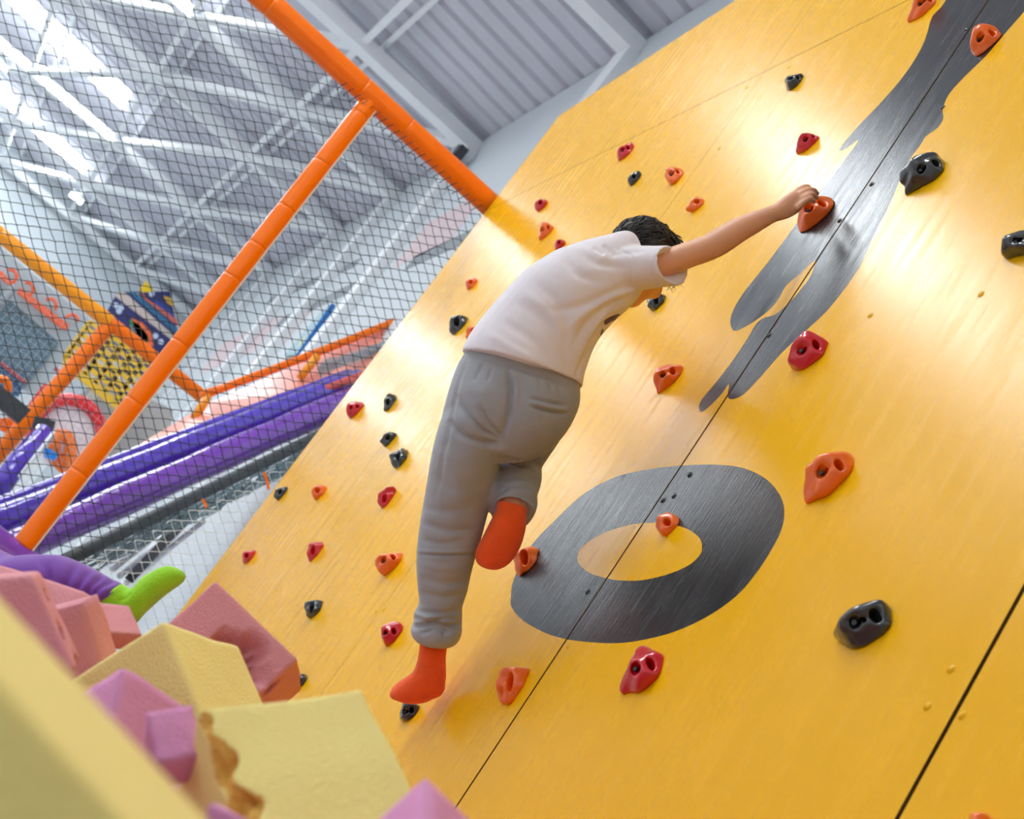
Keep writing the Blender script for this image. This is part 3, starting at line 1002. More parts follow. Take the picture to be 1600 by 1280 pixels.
# ------------------------------------------------------------------ foam pit
def foam(name, V0, E, m, m2, label, tears=(), rnd=0.10, n=16, seed=0, lumpy=0.0018):
    V0, E = np.array(V0, float), np.array(E, float)
    r = np.random.default_rng(seed)
    idx, P, F = {}, [], []

    def vid(q):
        k = tuple(np.round(q * 1000).astype(int))
        if k not in idx:
            idx[k] = len(P)
            P.append(q)
        return idx[k]
    g = np.linspace(-1, 1, n + 1)
    for a in range(3):
        b, c = (a + 1) % 3, (a + 2) % 3
        for s in (-1, 1):
            for i in range(n):
                for j in range(n):
                    f = []
                    for di, dj in ((0, 0), (1, 0), (1, 1), (0, 1)):
                        q = np.zeros(3)
                        q[a], q[b], q[c] = s, g[i + di], g[j + dj]
                        f.append(vid(q))
                    F.append(f if s > 0 else f[::-1])
    Q = np.array(P)
    core = np.clip(Q, -(1 - rnd), 1 - rnd)
    d = Q - core
    ln = np.linalg.norm(d, axis=1)[:, None]
    nr = np.where(ln > 1e-9, d / np.maximum(ln, 1e-9), 0)
    W = core + np.where(ln > 1e-9, nr * rnd, d)
    ph = r.uniform(0, 6.3, 9)
    size = np.linalg.norm(E, axis=1).mean()
    k = (np.sin(2.3 * Q[:, 0] + ph[0]) * np.sin(2.1 * Q[:, 1] + ph[1]) + np.sin(3.1 * Q[:, 2] + ph[2]) * np.sin(1.7 * Q[:, 0] + ph[3])
         + .5 * np.sin(6 * Q[:, 1] + ph[4]) * np.sin(7 * Q[:, 2] + ph[5])) * lumpy / size
    W = W * (1 + k[:, None])
    torn = np.zeros(len(Q), bool)
    for (c, rad, dep) in tears:
        c = np.array(c, float)
        v = Q - c
        dist = np.linalg.norm(v, axis=1) + .16 * np.sin(7 * Q[:, 0] + ph[6]) * np.sin(8 * Q[:, 1] + ph[7]) + .12 * np.sin(13 * Q[:, 2] + ph[8])
        t = np.clip(1 - dist / rad, 0, 1)
        amt = dep * np.minimum(1, t * 2.2) * (1 + .35 * np.sin(17 * Q[:, 0] + ph[1]) * np.sin(15 * Q[:, 2] + 19 * Q[:, 1]))
        W = W - c / np.linalg.norm(c) * amt[:, None]
        torn |= t > 0.05
    # true edge vectors may be left- or right-handed
    X = V0 + E.sum(0) / 2 + (W * .5) @ E
    if np.dot(np.cross(E[0], E[1]), E[2]) < 0:
        F = [f[::-1] for f in F]
    mi = [1 if torn[f].sum() >= 3 else 0 for f in F]
    base = X.mean(0)
    base[2] = X[:, 2].min()
    return make(name, X, F, [m, m2], origin=base, midx=mi, label=label, cat='foam block', group='foam blocks in the pit')


def ax(v0, z, ends, dzs, lens=None):
    """edge vectors from one visible corner"""
    V = at(v0, z)
    Es = [at(e, z + d) - V for e, d in zip(ends, dzs)]
    if lens:
        Es = [e / np.linalg.norm(e) * (l or np.linalg.norm(e)) for e, l in zip(Es, lens)]
    return V, Es


foam('foam_block', (-0.896, 1.839, 1.188), [(-0.039, 0.075, -0.136), (0.127, -0.093, -0.088), (0.133, 0.144, 0.041)], m_fy, m_fyin,
     'yellow foam block pitted with small holes, just below the green sock', tears=[((0.05, -.2, -1), .22, .10), ((-.35, -.1, -1), .12, .08), ((-1.0, .35, .4), .14, .05)], rnd=.05, n=30, seed=1, lumpy=.0018)
foam('foam_block', (-0.603, 2.265, 1.286), [(-0.166, 0.1, 0.028), (-0.035, -0.011, -0.166), (0.075, 0.132, -0.025)], m_fp, m_fp,
     'pink foam block with a torn gouge, leaning against the yellow wall', tears=[((-.22, -.30, -1), .66, .55), ((-.70, -.40, -1), .36, .3)], rnd=.05, n=40, seed=2)
foam('foam_block', (-0.927, 1.269, 1.117), [(0.116, 0.022, 0.104), (0.063, 0.1, -0.092), (0.106, -0.146, -0.087)], m_fy, m_fyin,
     'big yellow foam block with a ragged torn corner, bottom centre of the picture', tears=[((-1, -.95, -.62), .24, .10), ((-1, -.85, -.25), .28, .12), ((-1, -.95, .15), .34, .12)], rnd=.05, n=54, seed=3, lumpy=.0022)
foam('foam_block', (-0.956, 1.553, 1.113), [(-0.013, 0.07, -0.071), (0.027, -0.081, -0.084), (0.1, 0.025, 0.007)], m_fm, m_fpin,
     'mauve foam block with a pointed corner between the two yellow blocks', rnd=.05, n=10, seed=4)
foam('foam_block', (-0.954, 1.322, 1.090), [(0.030, 0.0, 0.029), (0.020, 0.030, -0.021), (0.027, -0.038, -0.028)], m_fm, m_fpin,
     'small mauve foam offcut wedged beside the big yellow block', rnd=.06, n=8, seed=5)
foam('foam_block', (-0.970, 1.982, 1.153), [(-0.054, 0.059, -0.076), (0.092, 0.006, -0.061), (0.013, 0.041, 0.023)], m_fp, m_fpin,
     'pink foam block with a shaded square face left of the pitted yellow block', rnd=.04, n=10, seed=6)
foam('foam_block', (-0.940, 2.183, 1.18), [(-0.14, 0.118, -0.049), (0.111, 0.104, -0.066), (-0.01, -0.056, -0.106)], m_fp, m_fpin,
     'wide pink foam block under the purple trouser leg', rnd=.14, n=12, seed=7)
V, Es = ax((50, 899), 1.62, [(-70, 908), (118, 1045), (64, 890)], [0.02, -.05, .14], [.14, .13, .12])
foam('foam_block', V, Es, m_fp, m_fpin, 'pink foam block with a ragged crumbling edge at the far left', tears=[((-1, .3, -.2), .3, .08), ((-1, -.5, .2), .25, .07), ((-1, .9, .2), .3, .1)], rnd=.07, n=22, seed=8)
V, Es = ax((166, 990), 2.05, [(206, 993), (150, 950), (172, 1012)], [.03, .05, .1], [.06, .08, .12])
foam('foam_block', V, Es, m_fp, m_fpin, 'sliver of a pink foam block directly under the green sock heel', rnd=.05, n=8, seed=9)
foam('foam_block', (-0.847, 0.954, 1.168), [(-0.008, 0.045, -0.111), (0.118, -0.016, -0.015), (-0.026, -0.141, -0.055)], m_fm, m_fpin,
     'mauve foam block cut by the bottom frame edge, in front of the big yellow block', rnd=.06, n=10, seed=10)
V, Es = ax((322, 1247), 0.98, [(420, 1305), (305, 1345), (350, 1262)], [.0, .0, .1], [.06, .08, .08])
foam('foam_block', V, Es, m_fm, m_fpin, 'small blurred mauve foam block between the near yellow block and the big yellow block', rnd=.08, n=8, seed=11)
A, B = at((-150, 911), .43), at((195, 1280), .43)
e_long = (B - A) / np.linalg.norm(B - A)
Cf = at((85, 1023), .60)
e_dep = Cf - A
e_dep = e_dep - e_long * (e_dep @ e_long)
e_dn = np.cross(e_long, e_dep)
e_dn = e_dn / np.linalg.norm(e_dn)
if e_dn[2] > 0:
    e_dn = -e_dn
foam('foam_block', A - e_long * .02, [e_long * .26, e_dep, e_dn * .16], m_fy, m_fyin, 'large out-of-focus yellow foam block nearest the camera, lower left corner', rnd=.05, n=16, seed=12)
fill = MB()
r = np.random.default_rng(11)
for k in range(150):
    x, y = r.uniform(-1.75, -0.16), r.uniform(0.75, 3.3)
    if y > 1.75 and x < -0.8:
        continue
    lv = r.integers(0, 2)
    c = np.array([x, y, FLOOR + .075 + lv * .125])
    R = np.linalg.qr(r.normal(size=(3, 3)))[0] if lv else np.eye(3)
    s = .065
    P = [c + R @ (np.array(q) * s) for q in ((-1, -1, -1), (1, -1, -1), (1, 1, -1), (-1, 1, -1), (-1, -1, 1), (1, -1, 1), (1, 1, 1), (-1, 1, 1))]
    fill.hexa(P)
fill.build('foam_filling', m_fp, label='lower layers of pink foam cubes filling the pit', cat='foam', kind='stuff')


# ------------------------------------------------------------------ figures
def loft(sec, n=28, e=2.0, world=False):
    """closed tube through cross-sections (left px, right px, depth, thickness)"""
    C, A, T, K = [], [], [], []
    for s in sec:
        l, r_, z, t = s[:4]
        K.append(s[4] if len(s) > 4 else 0.0)
        a, b = at(l, z), at(r_, z)
        C.append((a + b) / 2)
        A.append((b - a) / 2)
        T.append(t / 2)
    C = np.array(C)
    Tn = np.gradient(C, axis=0)
    V, F = [], []
    k = len(sec)
    for i in range(k):
        t = Tn[i] / np.linalg.norm(Tn[i])
        b = np.cross(A[i], t)
        if b @ FWD < 0:
            b = -b
        b = b / np.linalg.norm(b) * T[i] + IX * K[i]
        for j in range(n):
            ph = 2 * math.pi * j / n
            c, s = math.cos(ph), math.sin(ph)
            V.append(C[i] + A[i] * math.copysign(abs(c) ** (2 / e), c) + b * math.copysign(abs(s) ** (2 / e), s))
    for i in range(k - 1):
        for j in range(n):
            F.append((i * n + j, i * n + (j + 1) % n, (i + 1) * n + (j + 1) % n, (i + 1) * n + j))
    F.append(tuple(range(n))[::-1])
    F.append(tuple((k - 1) * n + j for j in range(n)))
    return np.array(V), F


def interp(sec, m=3):
    out = []
    A = np.array([[s[0][0], s[0][1], s[1][0], s[1][1], s[2], s[3]] for s in sec], float)
    B = catmull(A, m, closed=False)
    return [((b[0], b[1]), (b[2], b[3]), b[4], b[5]) for b in B]


def chain(pts, rad, n=14):
    """round limb through world points"""
    P = catmull(np.array(pts, float), 4, closed=False)
    R = catmull(np.array(rad, float)[:, None], 4, closed=False)[:, 0]
    mb = MB()
    d0, d1 = P[0] - P[1], P[-1] - P[-2]
    d0, d1 = d0 / np.linalg.norm(d0), d1 / np.linalg.norm(d1)
    PP = np.vstack([P[0] + d0 * R[0] * .75, P[0] + d0 * R[0] * .4, P, P[-1] + d1 * R[-1] * .4, P[-1] + d1 * R[-1] * .75])
    RR = np.concatenate([[R[0] * .5, R[0] * .88], R, [R[-1] * .88, R[-1] * .5]])
    mb.tube(PP, RR, n)
    return np.vstack(mb.V), mb.F


def ball(c, r, n=12):
    th = np.linspace(0, math.pi, n + 1)
    V, F = [], []
    m = 2 * n
    r = np.broadcast_to(np.asarray(r, float), (3,))
    for t in th[1:-1]:
        for j in range(m):
            p = 2 * math.pi * j / m
            V.append((math.sin(t) * math.cos(p), math.sin(t) * math.sin(p), math.cos(t)))
    V += [(0, 0, 1), (0, 0, -1)]
    for i in range(n - 2):
        for j in range(m):
            F.append((i * m + j, (i + 1) * m + j, (i + 1) * m + (j + 1) % m, i * m + (j + 1) % m))
    b = len(V) - 2
    for j in range(m):
        F.append((b, j, (j + 1) % m))
        F.append((b + 1, (n - 2) * m + (j + 1) % m, (n - 2) * m + j))
    return np.array(V) * r + np.asarray(c, float), F


def union(parts, voxel, it=4, lam=.5):
    V, F, n = [], [], 0
    for v, f in parts:
        V.append(np.asarray(v))
        F += [tuple(int(i) + n for i in q) for q in f]
        n += len(v)
    me = bpy.data.meshes.new('tmp')
    me.from_pydata(np.vstack(V).tolist(), [], F)
    o = bpy.data.objects.new('tmp', me)
    COL.objects.link(o)
    md = o.modifiers.new('r', 'REMESH')
    md.mode = 'VOXEL'
    md.voxel_size = voxel
    dg = bpy.context.evaluated_depsgraph_get()
    dg.update()
    m2 = bpy.data.meshes.new_from_object(o.evaluated_get(dg))
    co = np.empty(len(m2.vertices) * 3)
    m2.vertices.foreach_get('co', co)
    co = co.reshape(-1, 3)
    fl = np.array([tuple(p.vertices) if len(p.vertices) == 4 else tuple(p.vertices) + (p.vertices[2],) for p in m2.polygons])
    bpy.data.objects.remove(o)
    bpy.data.meshes.remove(me)
    bpy.data.meshes.remove(m2)
    return relax(co, fl, it, lam), fl


def quadfix(F):
    return [tuple(dict.fromkeys(int(i) for i in f)) for f in F]


def crease(V, F, lines, back=False):
    """sew folds and seams into a cloth surface along the given paths"""
    N = vnormals(V, F)
    P = project(V)
    view = (V - CAM)
    view /= np.linalg.norm(view, axis=1)[:, None]
    face = -(N * view).sum(1)
    D = np.zeros(len(V))
    for pts, w, amp in lines:
        pts = catmull(np.array(pts, float), 5, closed=False)
        best = np.full(len(V), 1e9)
        tt = np.zeros(len(V))
        for i in range(len(pts) - 1):
            a, b = pts[i], pts[i + 1]
            ab = b - a
            t = np.clip(((P - a) @ ab) / (ab @ ab + 1e-9), 0, 1)
            d = np.linalg.norm(P - a - t[:, None] * ab, axis=1)
            m = d < best
            best[m] = d[m]
            tt[m] = (i + t[m]) / (len(pts) - 1)
        fade = np.clip(np.minimum(tt, 1 - tt) * 4, 0, 1) if w < 20 else 1.0
        D += amp * np.exp(-(best / w) ** 2) * fade
    D *= np.clip(face * 3 + .3, 0, 1)
    return V + N * D[:, None]


def ripple(V, F, amp, freq, seed):
    r = np.random.default_rng(seed)
    N = vnormals(V, F)
    d = np.zeros(len(V))
    for _ in range(5):
        k = r.normal(size=3)
        k *= freq * r.uniform(.6, 1.5) / np.linalg.norm(k)
        d += np.sin(V @ k + r.uniform(0, 6))
    return V + N * (d * amp / 2.2)[:, None]


def shrink(sec, s, t):
    out = []
    for l, r_, z, th in sec:
        l, r_ = np.array(l, float), np.array(r_, float)
        c = (l + r_) / 2
        out.append((c + (l - c) * s, c + (r_ - c) * s, z, th * t))
    return out


kid = empty('person', at((655, 1098), 3.36), label='climbing child in white t-shirt, grey joggers and orange socks, right arm reaching up', cat='person')

# trousers
pelvis = interp([((738, 535), (905, 582), 3.30, .17), ((716, 566), (906, 605), 3.29, .205), ((703, 600), (906, 630), 3.285, .225), ((694, 635), (899, 652), 3.285, .235), ((690, 664), (884, 674), 3.30, .225), ((700, 690), (865, 694), 3.32, .18)])
legl = interp([((722, 595), (788, 612), 3.285, .13), ((697, 636), (802, 650), 3.285, .19), ((683, 675), (790, 690), 3.285, .205), ((671, 725), (779, 735), 3.30, .19), ((661, 785), (764, 790), 3.32, .17), ((655, 830), (753, 836), 3.335, .16),
               ((651, 862), (744, 866), 3.34, .155), ((650, 890), (736, 896), 3.345, .15), ((651, 918), (730, 924), 3.35, .14), ((653, 942), (722, 948), 3.35, .125), ((645, 957), (722, 963), 3.35, .135),
               ((645, 970), (721, 976), 3.35, .132), ((641, 983), (721, 988), 3.35, .14), ((644, 995), (716, 1002), 3.35, .135), ((652, 1003), (706, 1009), 3.35, .11)], 2)
legr = interp([((826, 585), (888, 608), 3.30, .12), ((808, 615), (900, 640), 3.31, .185), ((797, 645), (887, 662), 3.34, .195), ((788, 680), (866, 692), 3.40, .185), ((779, 706), (846, 714), 3.46, .17), ((778, 722), (838, 726), 3.48, .12)])
shin = interp([((790, 712), (828, 716), 3.50, .09), ((780, 716), (840, 720), 3.46, .13), ((775, 724), (845, 728), 3.43, .145), ((772, 745), (846, 750), 3.37, .14), ((765, 770), (840, 768), 3.33, .135), ((762, 784), (841, 790), 3.30, .14), ((768, 796), (834, 808), 3.285, .125), ((776, 800), (824, 810), 3.28, .09)])
TV, TF = union([loft(pelvis), loft(legl), loft(legr), loft(shin)], .0038, 4)
TV = ripple(TV, TF, .0016, 38, 4)
TV = crease(TV, TF, [
    ([(752, 618), (750, 650)], 30, .014), ([(838, 628), (836, 660)], 30, .012), ([(735, 715), (725, 760)], 26, .006),
    ([(792, 568), (798, 600), (796, 640), (788, 668), (783, 690)], 5, -.011),
    ([(801, 575), (806, 610), (802, 640)], 4, .004),
    ([(792, 694), (757, 672), (733, 648), (716, 616)], 4.5, -.009), ([(795, 696), (752, 690), (722, 678), (700, 655)], 5, -.012), ([(790, 690), (765, 660), (750, 632)], 3.5, -.008),
    ([(726, 570), (709, 640), (692, 720), (680, 790)], 4, -.0035),
    ([(824, 628), (855, 636), (888, 641)], 3.4, .006), ([(823, 634), (855, 643), (888, 648)], 2.2, -.007), ([(825, 622), (856, 629), (888, 634)], 2.2, -.007),
    ([(742, 546), (790, 560), (840, 573), (900, 596)], 4, .004), ([(738, 558), (790, 572), (838, 586), (900, 608)], 2.5, -.007),
    ([(842, 590), (846, 612)], 3, -.003), ([(856, 592), (861, 616)], 3, -.003), ([(870, 596), (876, 620)], 3, -.003), ([(770, 572), (762, 600)], 3, -.003), ([(755, 566), (742, 600)], 3, -.003),
    ([(776, 714), (800, 721), (826, 724), (846, 714)], 5, -.012),
    ([(774, 752), (805, 745), (840, 748)], 5, -.005), ([(768, 768), (800, 757), (838, 762)], 5, -.006), ([(765, 784), (785, 766), (790, 756)], 4, -.006), ([(800, 772), (822, 776), (838, 790)], 4, -.006),
    ([(651, 866), (700, 868), (744, 866)], 2, -.005), ([(652, 861), (700, 863), (744, 861)], 3, .003),
    ([(660, 790), (695, 800), (735, 793)], 7, -.004), ([(657, 815), (700, 830), (745, 826)], 6, -.005), ([(655, 842), (690, 850), (730, 842)], 5, -.004), ([(672, 740), (700, 760), (740, 765)], 9, -.004),
    ([(654, 900), (690, 912), (728, 908)], 6, -.005), ([(655, 925), (690, 934), (724, 930)], 5, -.006), ([(654, 880), (690, 888), (732, 886)], 6, .003),
    ([(642, 964), (670, 971), (700, 966), (722, 971)], 4, -.014), ([(643, 980), (675, 976), (705, 979), (722, 974)], 4, -.014), ([(655, 991), (680, 983), (712, 989)], 4, -.010), ([(646, 972), (680, 966), (715, 968)], 4, .007), ([(646, 955), (690, 958), (722, 955)], 4, -.008), ([(690, 994), (702, 985)], 4, -.006),
    ([(690, 700), (712, 730), (728, 790)], 10, .004),
])
make('trousers', TV, quadfix(TF), m_pants, kid)

# t-shirt
torso = interp([((720, 549), (911, 606), 3.295, .262), ((730, 528), (915, 579), 3.30, .25), ((757, 492), (930, 541), 3.31, .228), ((783, 460), (952, 511), 3.32, .222), ((812, 431), (974, 488), 3.33, .215),
                ((845, 407), (994, 470), 3.345, .20), ((874, 392), (1006, 452), 3.36, .185), ((907, 380), (1010, 428), 3.37, .16), ((938, 376), (1002, 408), 3.38, .13), ((957, 379), (993, 396), 3.39, .10)])
slv = [((950, 384), (978, 458), 3.335, .15), ((985, 383), (1001, 455), 3.325, .135, .006), ((1020, 384), (1030, 450), 3.315, .128, .014), ((1046, 384), (1059, 446), 3.305, .124, .020),
       ((1040, 394), (1050, 437), 3.305, .096, .018), ((1026, 402), (1034, 432), 3.315, .07, .012), ((1008, 408), (1014, 428), 3.33, .04, .006)]
lsh = chain([at((905, 424), 3.40), at((915, 428), 3.50), at((935, 445), 3.56)], [.062, .058, .055])
SV, SF = union([loft(torso, 32), loft(slv), lsh], .0036, 5)
SV = ripple(SV, SF, .0012, 30, 9)
SV = crease(SV, SF, [
    ([(1006, 446), (970, 452), (930, 470), (890, 482), (850, 484)], 7, -.006), ([(990, 462), (950, 480), (915, 510), (895, 550)], 7, -.007), ([(1000, 452), (960, 462), (915, 488), (880, 520)], 6, .005),
    ([(975, 482), (940, 512), (915, 550), (903, 590)], 6, -.006), ([(960, 470), (925, 520), (905, 575)], 6, .004),
    ([(960, 388), (985, 398), (990, 420), (984, 446)], 2.5, -.003), ([(905, 392), (930, 410), (960, 415), (985, 420)], 7, -.004), ([(880, 400), (905, 430), (950, 440)], 8, -.004),
    ([(830, 440), (870, 470), (885, 510), (890, 560)], 9, -.004), ([(800, 470), (850, 500), (880, 545), (893, 585)], 8, -.004), ([(780, 500), (830, 530), (870, 570)], 8, -.003), ([(815, 455), (860, 490), (880, 530)], 7, .003),
    ([(760, 520), (800, 545), (850, 570)], 7, .003), ([(735, 545), (790, 556), (850, 576), (900, 600)], 2, -.0025), ([(1038, 390), (1024, 405), (1022, 430), (1036, 446)], 2, -.002),
    ([(950, 400), (975, 395), (1010, 392)], 4, -.003), ([(895, 600), (915, 560), (945, 515)], 3, -.003), ([(925, 386), (945, 398)], 3, -.004), ([(942, 382), (956, 396)], 3, -.004),
])
shirt = make('t_shirt', SV, quadfix(SF), m_tee, kid)
# print on the chest, laid on the cloth
bv = BVHTree.FromPolygons([tuple(v) for v in SV], quadfix(SF))


def patch(poly, name):
    poly = catmull(np.array(poly, float), 3)
    v = [Vector(p) for p in poly]
    lo, hi = poly.min(0), poly.max(0)
    grid = [Vector((x, y)) for x in np.arange(lo[0], hi[0], 3) for y in np.arange(lo[1], hi[1], 3) if inside((x, y), poly)]
    n = len(v)
    ov, oe, of, *_ = geometry.delaunay_2d_cdt(v + grid, [(i, (i + 1) % n) for i in range(n)], [], 1, 1e-4)
    P, ok = [], []
    for p in ov:
        d = ray((p.x, p.y))
        hit, nrm, ix, ds = bv.ray_cast(Vector(CAM), Vector(d))
        ok.append(hit is not None)
        P.append(np.array(hit) - d * .0015 if hit is not None else np.zeros(3))
    F = [f for f in of if all(ok[i] for i in f)]
    lab = list(range(len(P)))
    for _ in range(60):
        for f in F:
            q = min(lab[i] for i in f)
            for i in f:
                lab[i] = q
    big = max(set(lab[f[0]] for f in F), key=lambda q: sum(lab[f[0]] == q for f in F))
    F = [f for f in F if lab[f[0]] == big]
    if F:
        used = sorted({i for f in F for i in f})
        ix = {u: n_ for n_, u in enumerate(used)}
        make(name, [P[i] for i in used], [[ix[i] for i in f] for f in F], m_print, shirt)


patch([(944, 502), (950, 497), (962, 492), (968, 491), (966, 498), (956, 502), (946, 508)], 'shirt_print')
patch([(938, 522), (941, 514), (943, 516), (940, 524)], 'shirt_print')

# body
arm = interp([((985, 396), (996, 446), 3.34, .075), ((1015, 392), (1027, 438), 3.335, .074), ((1047, 386), (1062, 426), 3.335, .070), ((1074, 377), (1087, 416), 3.34, .064), ((1097, 369), (1113, 407), 3.35, .06), ((1118, 357), (1137, 395), 3.365, .058),
              ((1146, 342), (1163, 377), 3.385, .052), ((1172, 332), (1186, 363), 3.40, .045), ((1197, 324), (1210, 348), 3.42, .036), ((1208, 320), (1219, 345), 3.43, .031), ((1222, 309), (1235, 340), 3.445, .030), ((1234, 301), (1249, 331), 3.46, .029), ((1242, 300), (1254, 322), 3.47, .022)])
fing = []
for pts in (((1238, 305, 3.478), (1251, 295, 3.492), (1261, 292, 3.508), (1267, 297, 3.522)), ((1241, 310, 3.465), (1256, 300, 3.480), (1270, 297, 3.498), (1277, 303, 3.512)),
            ((1243, 317, 3.452), (1258, 308, 3.464), (1269, 304, 3.480), (1276, 309, 3.494)), ((1245, 325, 3.440), (1256, 316, 3.450), (1266, 311, 3.462), (1272, 315, 3.472))):
    fing.append(chain([at(p[:2], p[2]) for p in pts], [.0082, .0078, .0073, .0062], 12))
fing.append(chain([at((1224, 320), 3.465), at((1236, 318), 3.492), at((1246, 314), 3.512), at((1254, 315), 3.522)], [.0105, .0092, .0085, .007], 12))
arm_l = chain([at((900, 410), 3.40), at((930, 440), 3.56), at((946, 458), 3.66), at((940, 478), 3.76), at((938, 488), 3.84)], [.042, .034, .030, .024, .020])
fl_ = []
for k in range(4):
    b = at((938, 482 + 4 * k), 3.85 - .012 * k)
    fl_.append(chain([b, b + IX * .004 + FWD * .03, b - IX * .004 + FWD * .055], [.0085, .0078, .0065], 10))
bt = at((936, 494), 3.83)
fl_.append(chain([bt, bt - IY * .02 + FWD * .02, bt - IY * .022 + FWD * .045], [.010, .009, .0075], 10))
HU = IX * .72 + IY * .69 - FWD * .02
HF = IX * .64 - IY * .70 + FWD * .30
HU /= np.linalg.norm(HU)
HF = HF - HU * (HF @ HU)
HF /= np.linalg.norm(HF)
HS = np.cross(HF, HU)           # the child's right, towards the viewer
HC0 = at((1006, 404), 3.45)
HR = np.stack([HF, HS, HU], 1)


def head_sdf(X, Y, Z):
    d = ell(X, Y, Z, (-.006, 0, .008), (.084, .069, .074))
    d = smin(d, ell(X, Y, Z, (.030, 0, -.048), (.050, .050, .058)), .03)
    d = smin(d, ell(X, Y, Z, (.052, 0, -.092), (.020, .022, .016)), .02)
    d = smin(d, ell(X, Y, Z, (.082, 0, -.034), (.016, .010, .018)), .014)
    for s in (-1, 1):
        d = smin(d, ell(X, Y, Z, (-.004, .070 * s, -.022), (.018, .009, .028)), .006)
        d = smax(d, -ell(X, Y, Z, (.083, .028 * s, -.008), (.014, .016, .010)), .010)
        d = smin(d, ell(X, Y, Z, (.071, .028 * s, -.008), (.010, .012, .009)), .003)
    d = smax(d, -ell(X, Y, Z, (.085, 0, -.068), (.010, .020, .003)), .004)
    return d


hv, hf = nets(head_sdf, (-.11, -.10, -.13), (.12, .10, .10), .0045)
hw = hv @ HR.T + HC0
neck = chain([at((945, 420), 3.40), at((972, 405), 3.425), HC0 - HF * .02 - HU * .03], [.048, .046, .046])
core = [loft(shrink(torso, .84, .8)), loft(shrink(pelvis, .84, .8)), loft(shrink(legl, .74, .72)), loft(shrink(legr, .78, .76)), loft(shrink(shin, .72, .7))]
ank = [chain([at((690, 930), 3.35), at((676, 990), 3.348), at((676, 1030), 3.345), at((664, 1068), 3.345), at((632, 1078), 3.36)], [.040, .030, .029, .028, .022]),
       chain([at((805, 770), 3.32), at((800, 800), 3.27), at((788, 835), 3.265), at((765, 865), 3.275)], [.034, .029, .028, .020])]
BV, BF = union(core + [loft(arm, 24)] + fing + [arm_l] + fl_ + [(hw, hf), neck] + ank, .0033, 2, .45)
hl = (BV - HC0) @ HR
fc = np.array([hl[f].mean(0) for f in BF])
mi = np.zeros(len(BF), int)
for s in (-1, 1):
    mi[np.linalg.norm((fc - (.072, .028 * s, -.008)) / (1, 1, .7), axis=1) < .0125] = 1
    mi[np.linalg.norm(fc - (.082, .028 * s, -.008), axis=1) < .005] = 2
mi[(abs(fc[:, 2] + .068) < .006) & (abs(fc[:, 1]) < .02) & (fc[:, 0] > .06)] = 3
body = make('body', BV, quadfix(BF), [m_skin, m_eye, m_hair, m_lip], kid, midx=mi)


def hair_sdf(X, Y, Z):
    d = ell(X, Y, Z, (-.008, 0, .010), (.090, .0755, .081))
    d = d + .0016 * np.sin(170 * Y + 40 * X) + .0012 * np.sin(120 * Z + 90 * Y)
    d = smax(d, -ell(X, Y, Z, (.095, 0, -.045), (.075, .09, .078)), .008)
    d = smax(d, -ell(X, Y, Z, (.035, 0, -.110), (.085, .1, .075)), .008)
    return smax(d, -(Z + .060), .008)


av, af = nets(hair_sdf, (-.115, -.095, -.09), (.10, .095, .11), .0042)
hm = MB()
hm.add(av @ HR.T + HC0, [tuple(f) for f in af])
r = np.random.default_rng(21)
cnt = 0
while cnt < 620:
    d = r.normal(size=3)
    d /= np.linalg.norm(d)
    q = np.array([-.008, 0, .010]) + d * (.089, .0745, .080)
    if hair_sdf(q[0] * 1.0, q[1], q[2]) > .003 or q[2] < -.05:
        continue
    cnt += 1
    flow = np.array([.55, r.normal(0, .25), .75]) + r.normal(0, .22, 3)
    if q[2] > .06 or q[0] > .03:
        flow = np.array([.9, r.normal(0, .3), -.1]) + r.normal(0, .25, 3)
    nrm = d / np.array([.089, .0745, .080])
    nrm /= np.linalg.norm(nrm)
    flow -= nrm * (flow @ nrm)
    flow /= np.linalg.norm(flow) + 1e-9
    L = r.uniform(.025, .05)
    fringe = q[0] + q[2] > .075
    curl = r.uniform(.2, 1.0) * (2.8 if fringe else .6)
    L *= 1.35 if fringe else 1.0
    pts = []
    for t in np.linspace(0, 1, 7):
        p = q + flow * L * t - nrm * (L * t) ** 2 * 6.0 + nrm * (.002 + .010 * curl * t * t)
        p = p + np.array([0, 1, 0]) * .004 * curl * math.sin(5 * t + cnt) * t + nrm * .004 * curl * math.sin(7 * t + cnt * 1.3) * t
        pts.append(p)
    hm.tube(np.array(pts) @ HR.T + HC0, np.array([.0022, .0026, .0026, .0022, .0017, .0011, .0004]) * r.uniform(.6, 1.1), 4)
hm.build('hair', m_hair, kid, smooth=True)

# socks
s1 = interp([((656, 1003), (699, 1010), 3.346, .066), ((654, 1020), (697, 1027), 3.345, .066), ((651, 1036), (697, 1043), 3.344, .068), ((645, 1050), (696, 1066), 3.343, .072), ((634, 1059), (680, 1090), 3.347, .074), ((626, 1064), (658, 1098), 3.353, .074),
             ((619, 1069), (640, 1096), 3.36, .07), ((614, 1074), (625, 1091), 3.366, .056), ((613, 1079), (618, 1087), 3.37, .03)])
s2 = interp([((777, 782), (823, 794), 3.272, .07), ((775, 795), (823, 812), 3.268, .078), ((766, 814), (820, 834), 3.264, .078), ((755, 836), (812, 858), 3.266, .066), ((745, 856), (797, 880), 3.272, .054), ((742, 868), (780, 889), 3.28, .042), ((745, 878), (766, 888), 3.285, .024)])
V, F = union([loft(s1), ball(at((676, 1072), 3.338), .030)], .0035, 4)
V = crease(V, F, [([(650, 1040), (672, 1046), (690, 1040)], 4, -.002), ([(652, 1050), (668, 1056)], 3, -.002), ([(656, 1008), (699, 1015)], 2, -.0015)])
make('sock', V, quadfix(F), m_sock, kid)
V, F = union([loft(s2)], .0035, 4)
make('sock', V, quadfix(F), m_sock, kid)

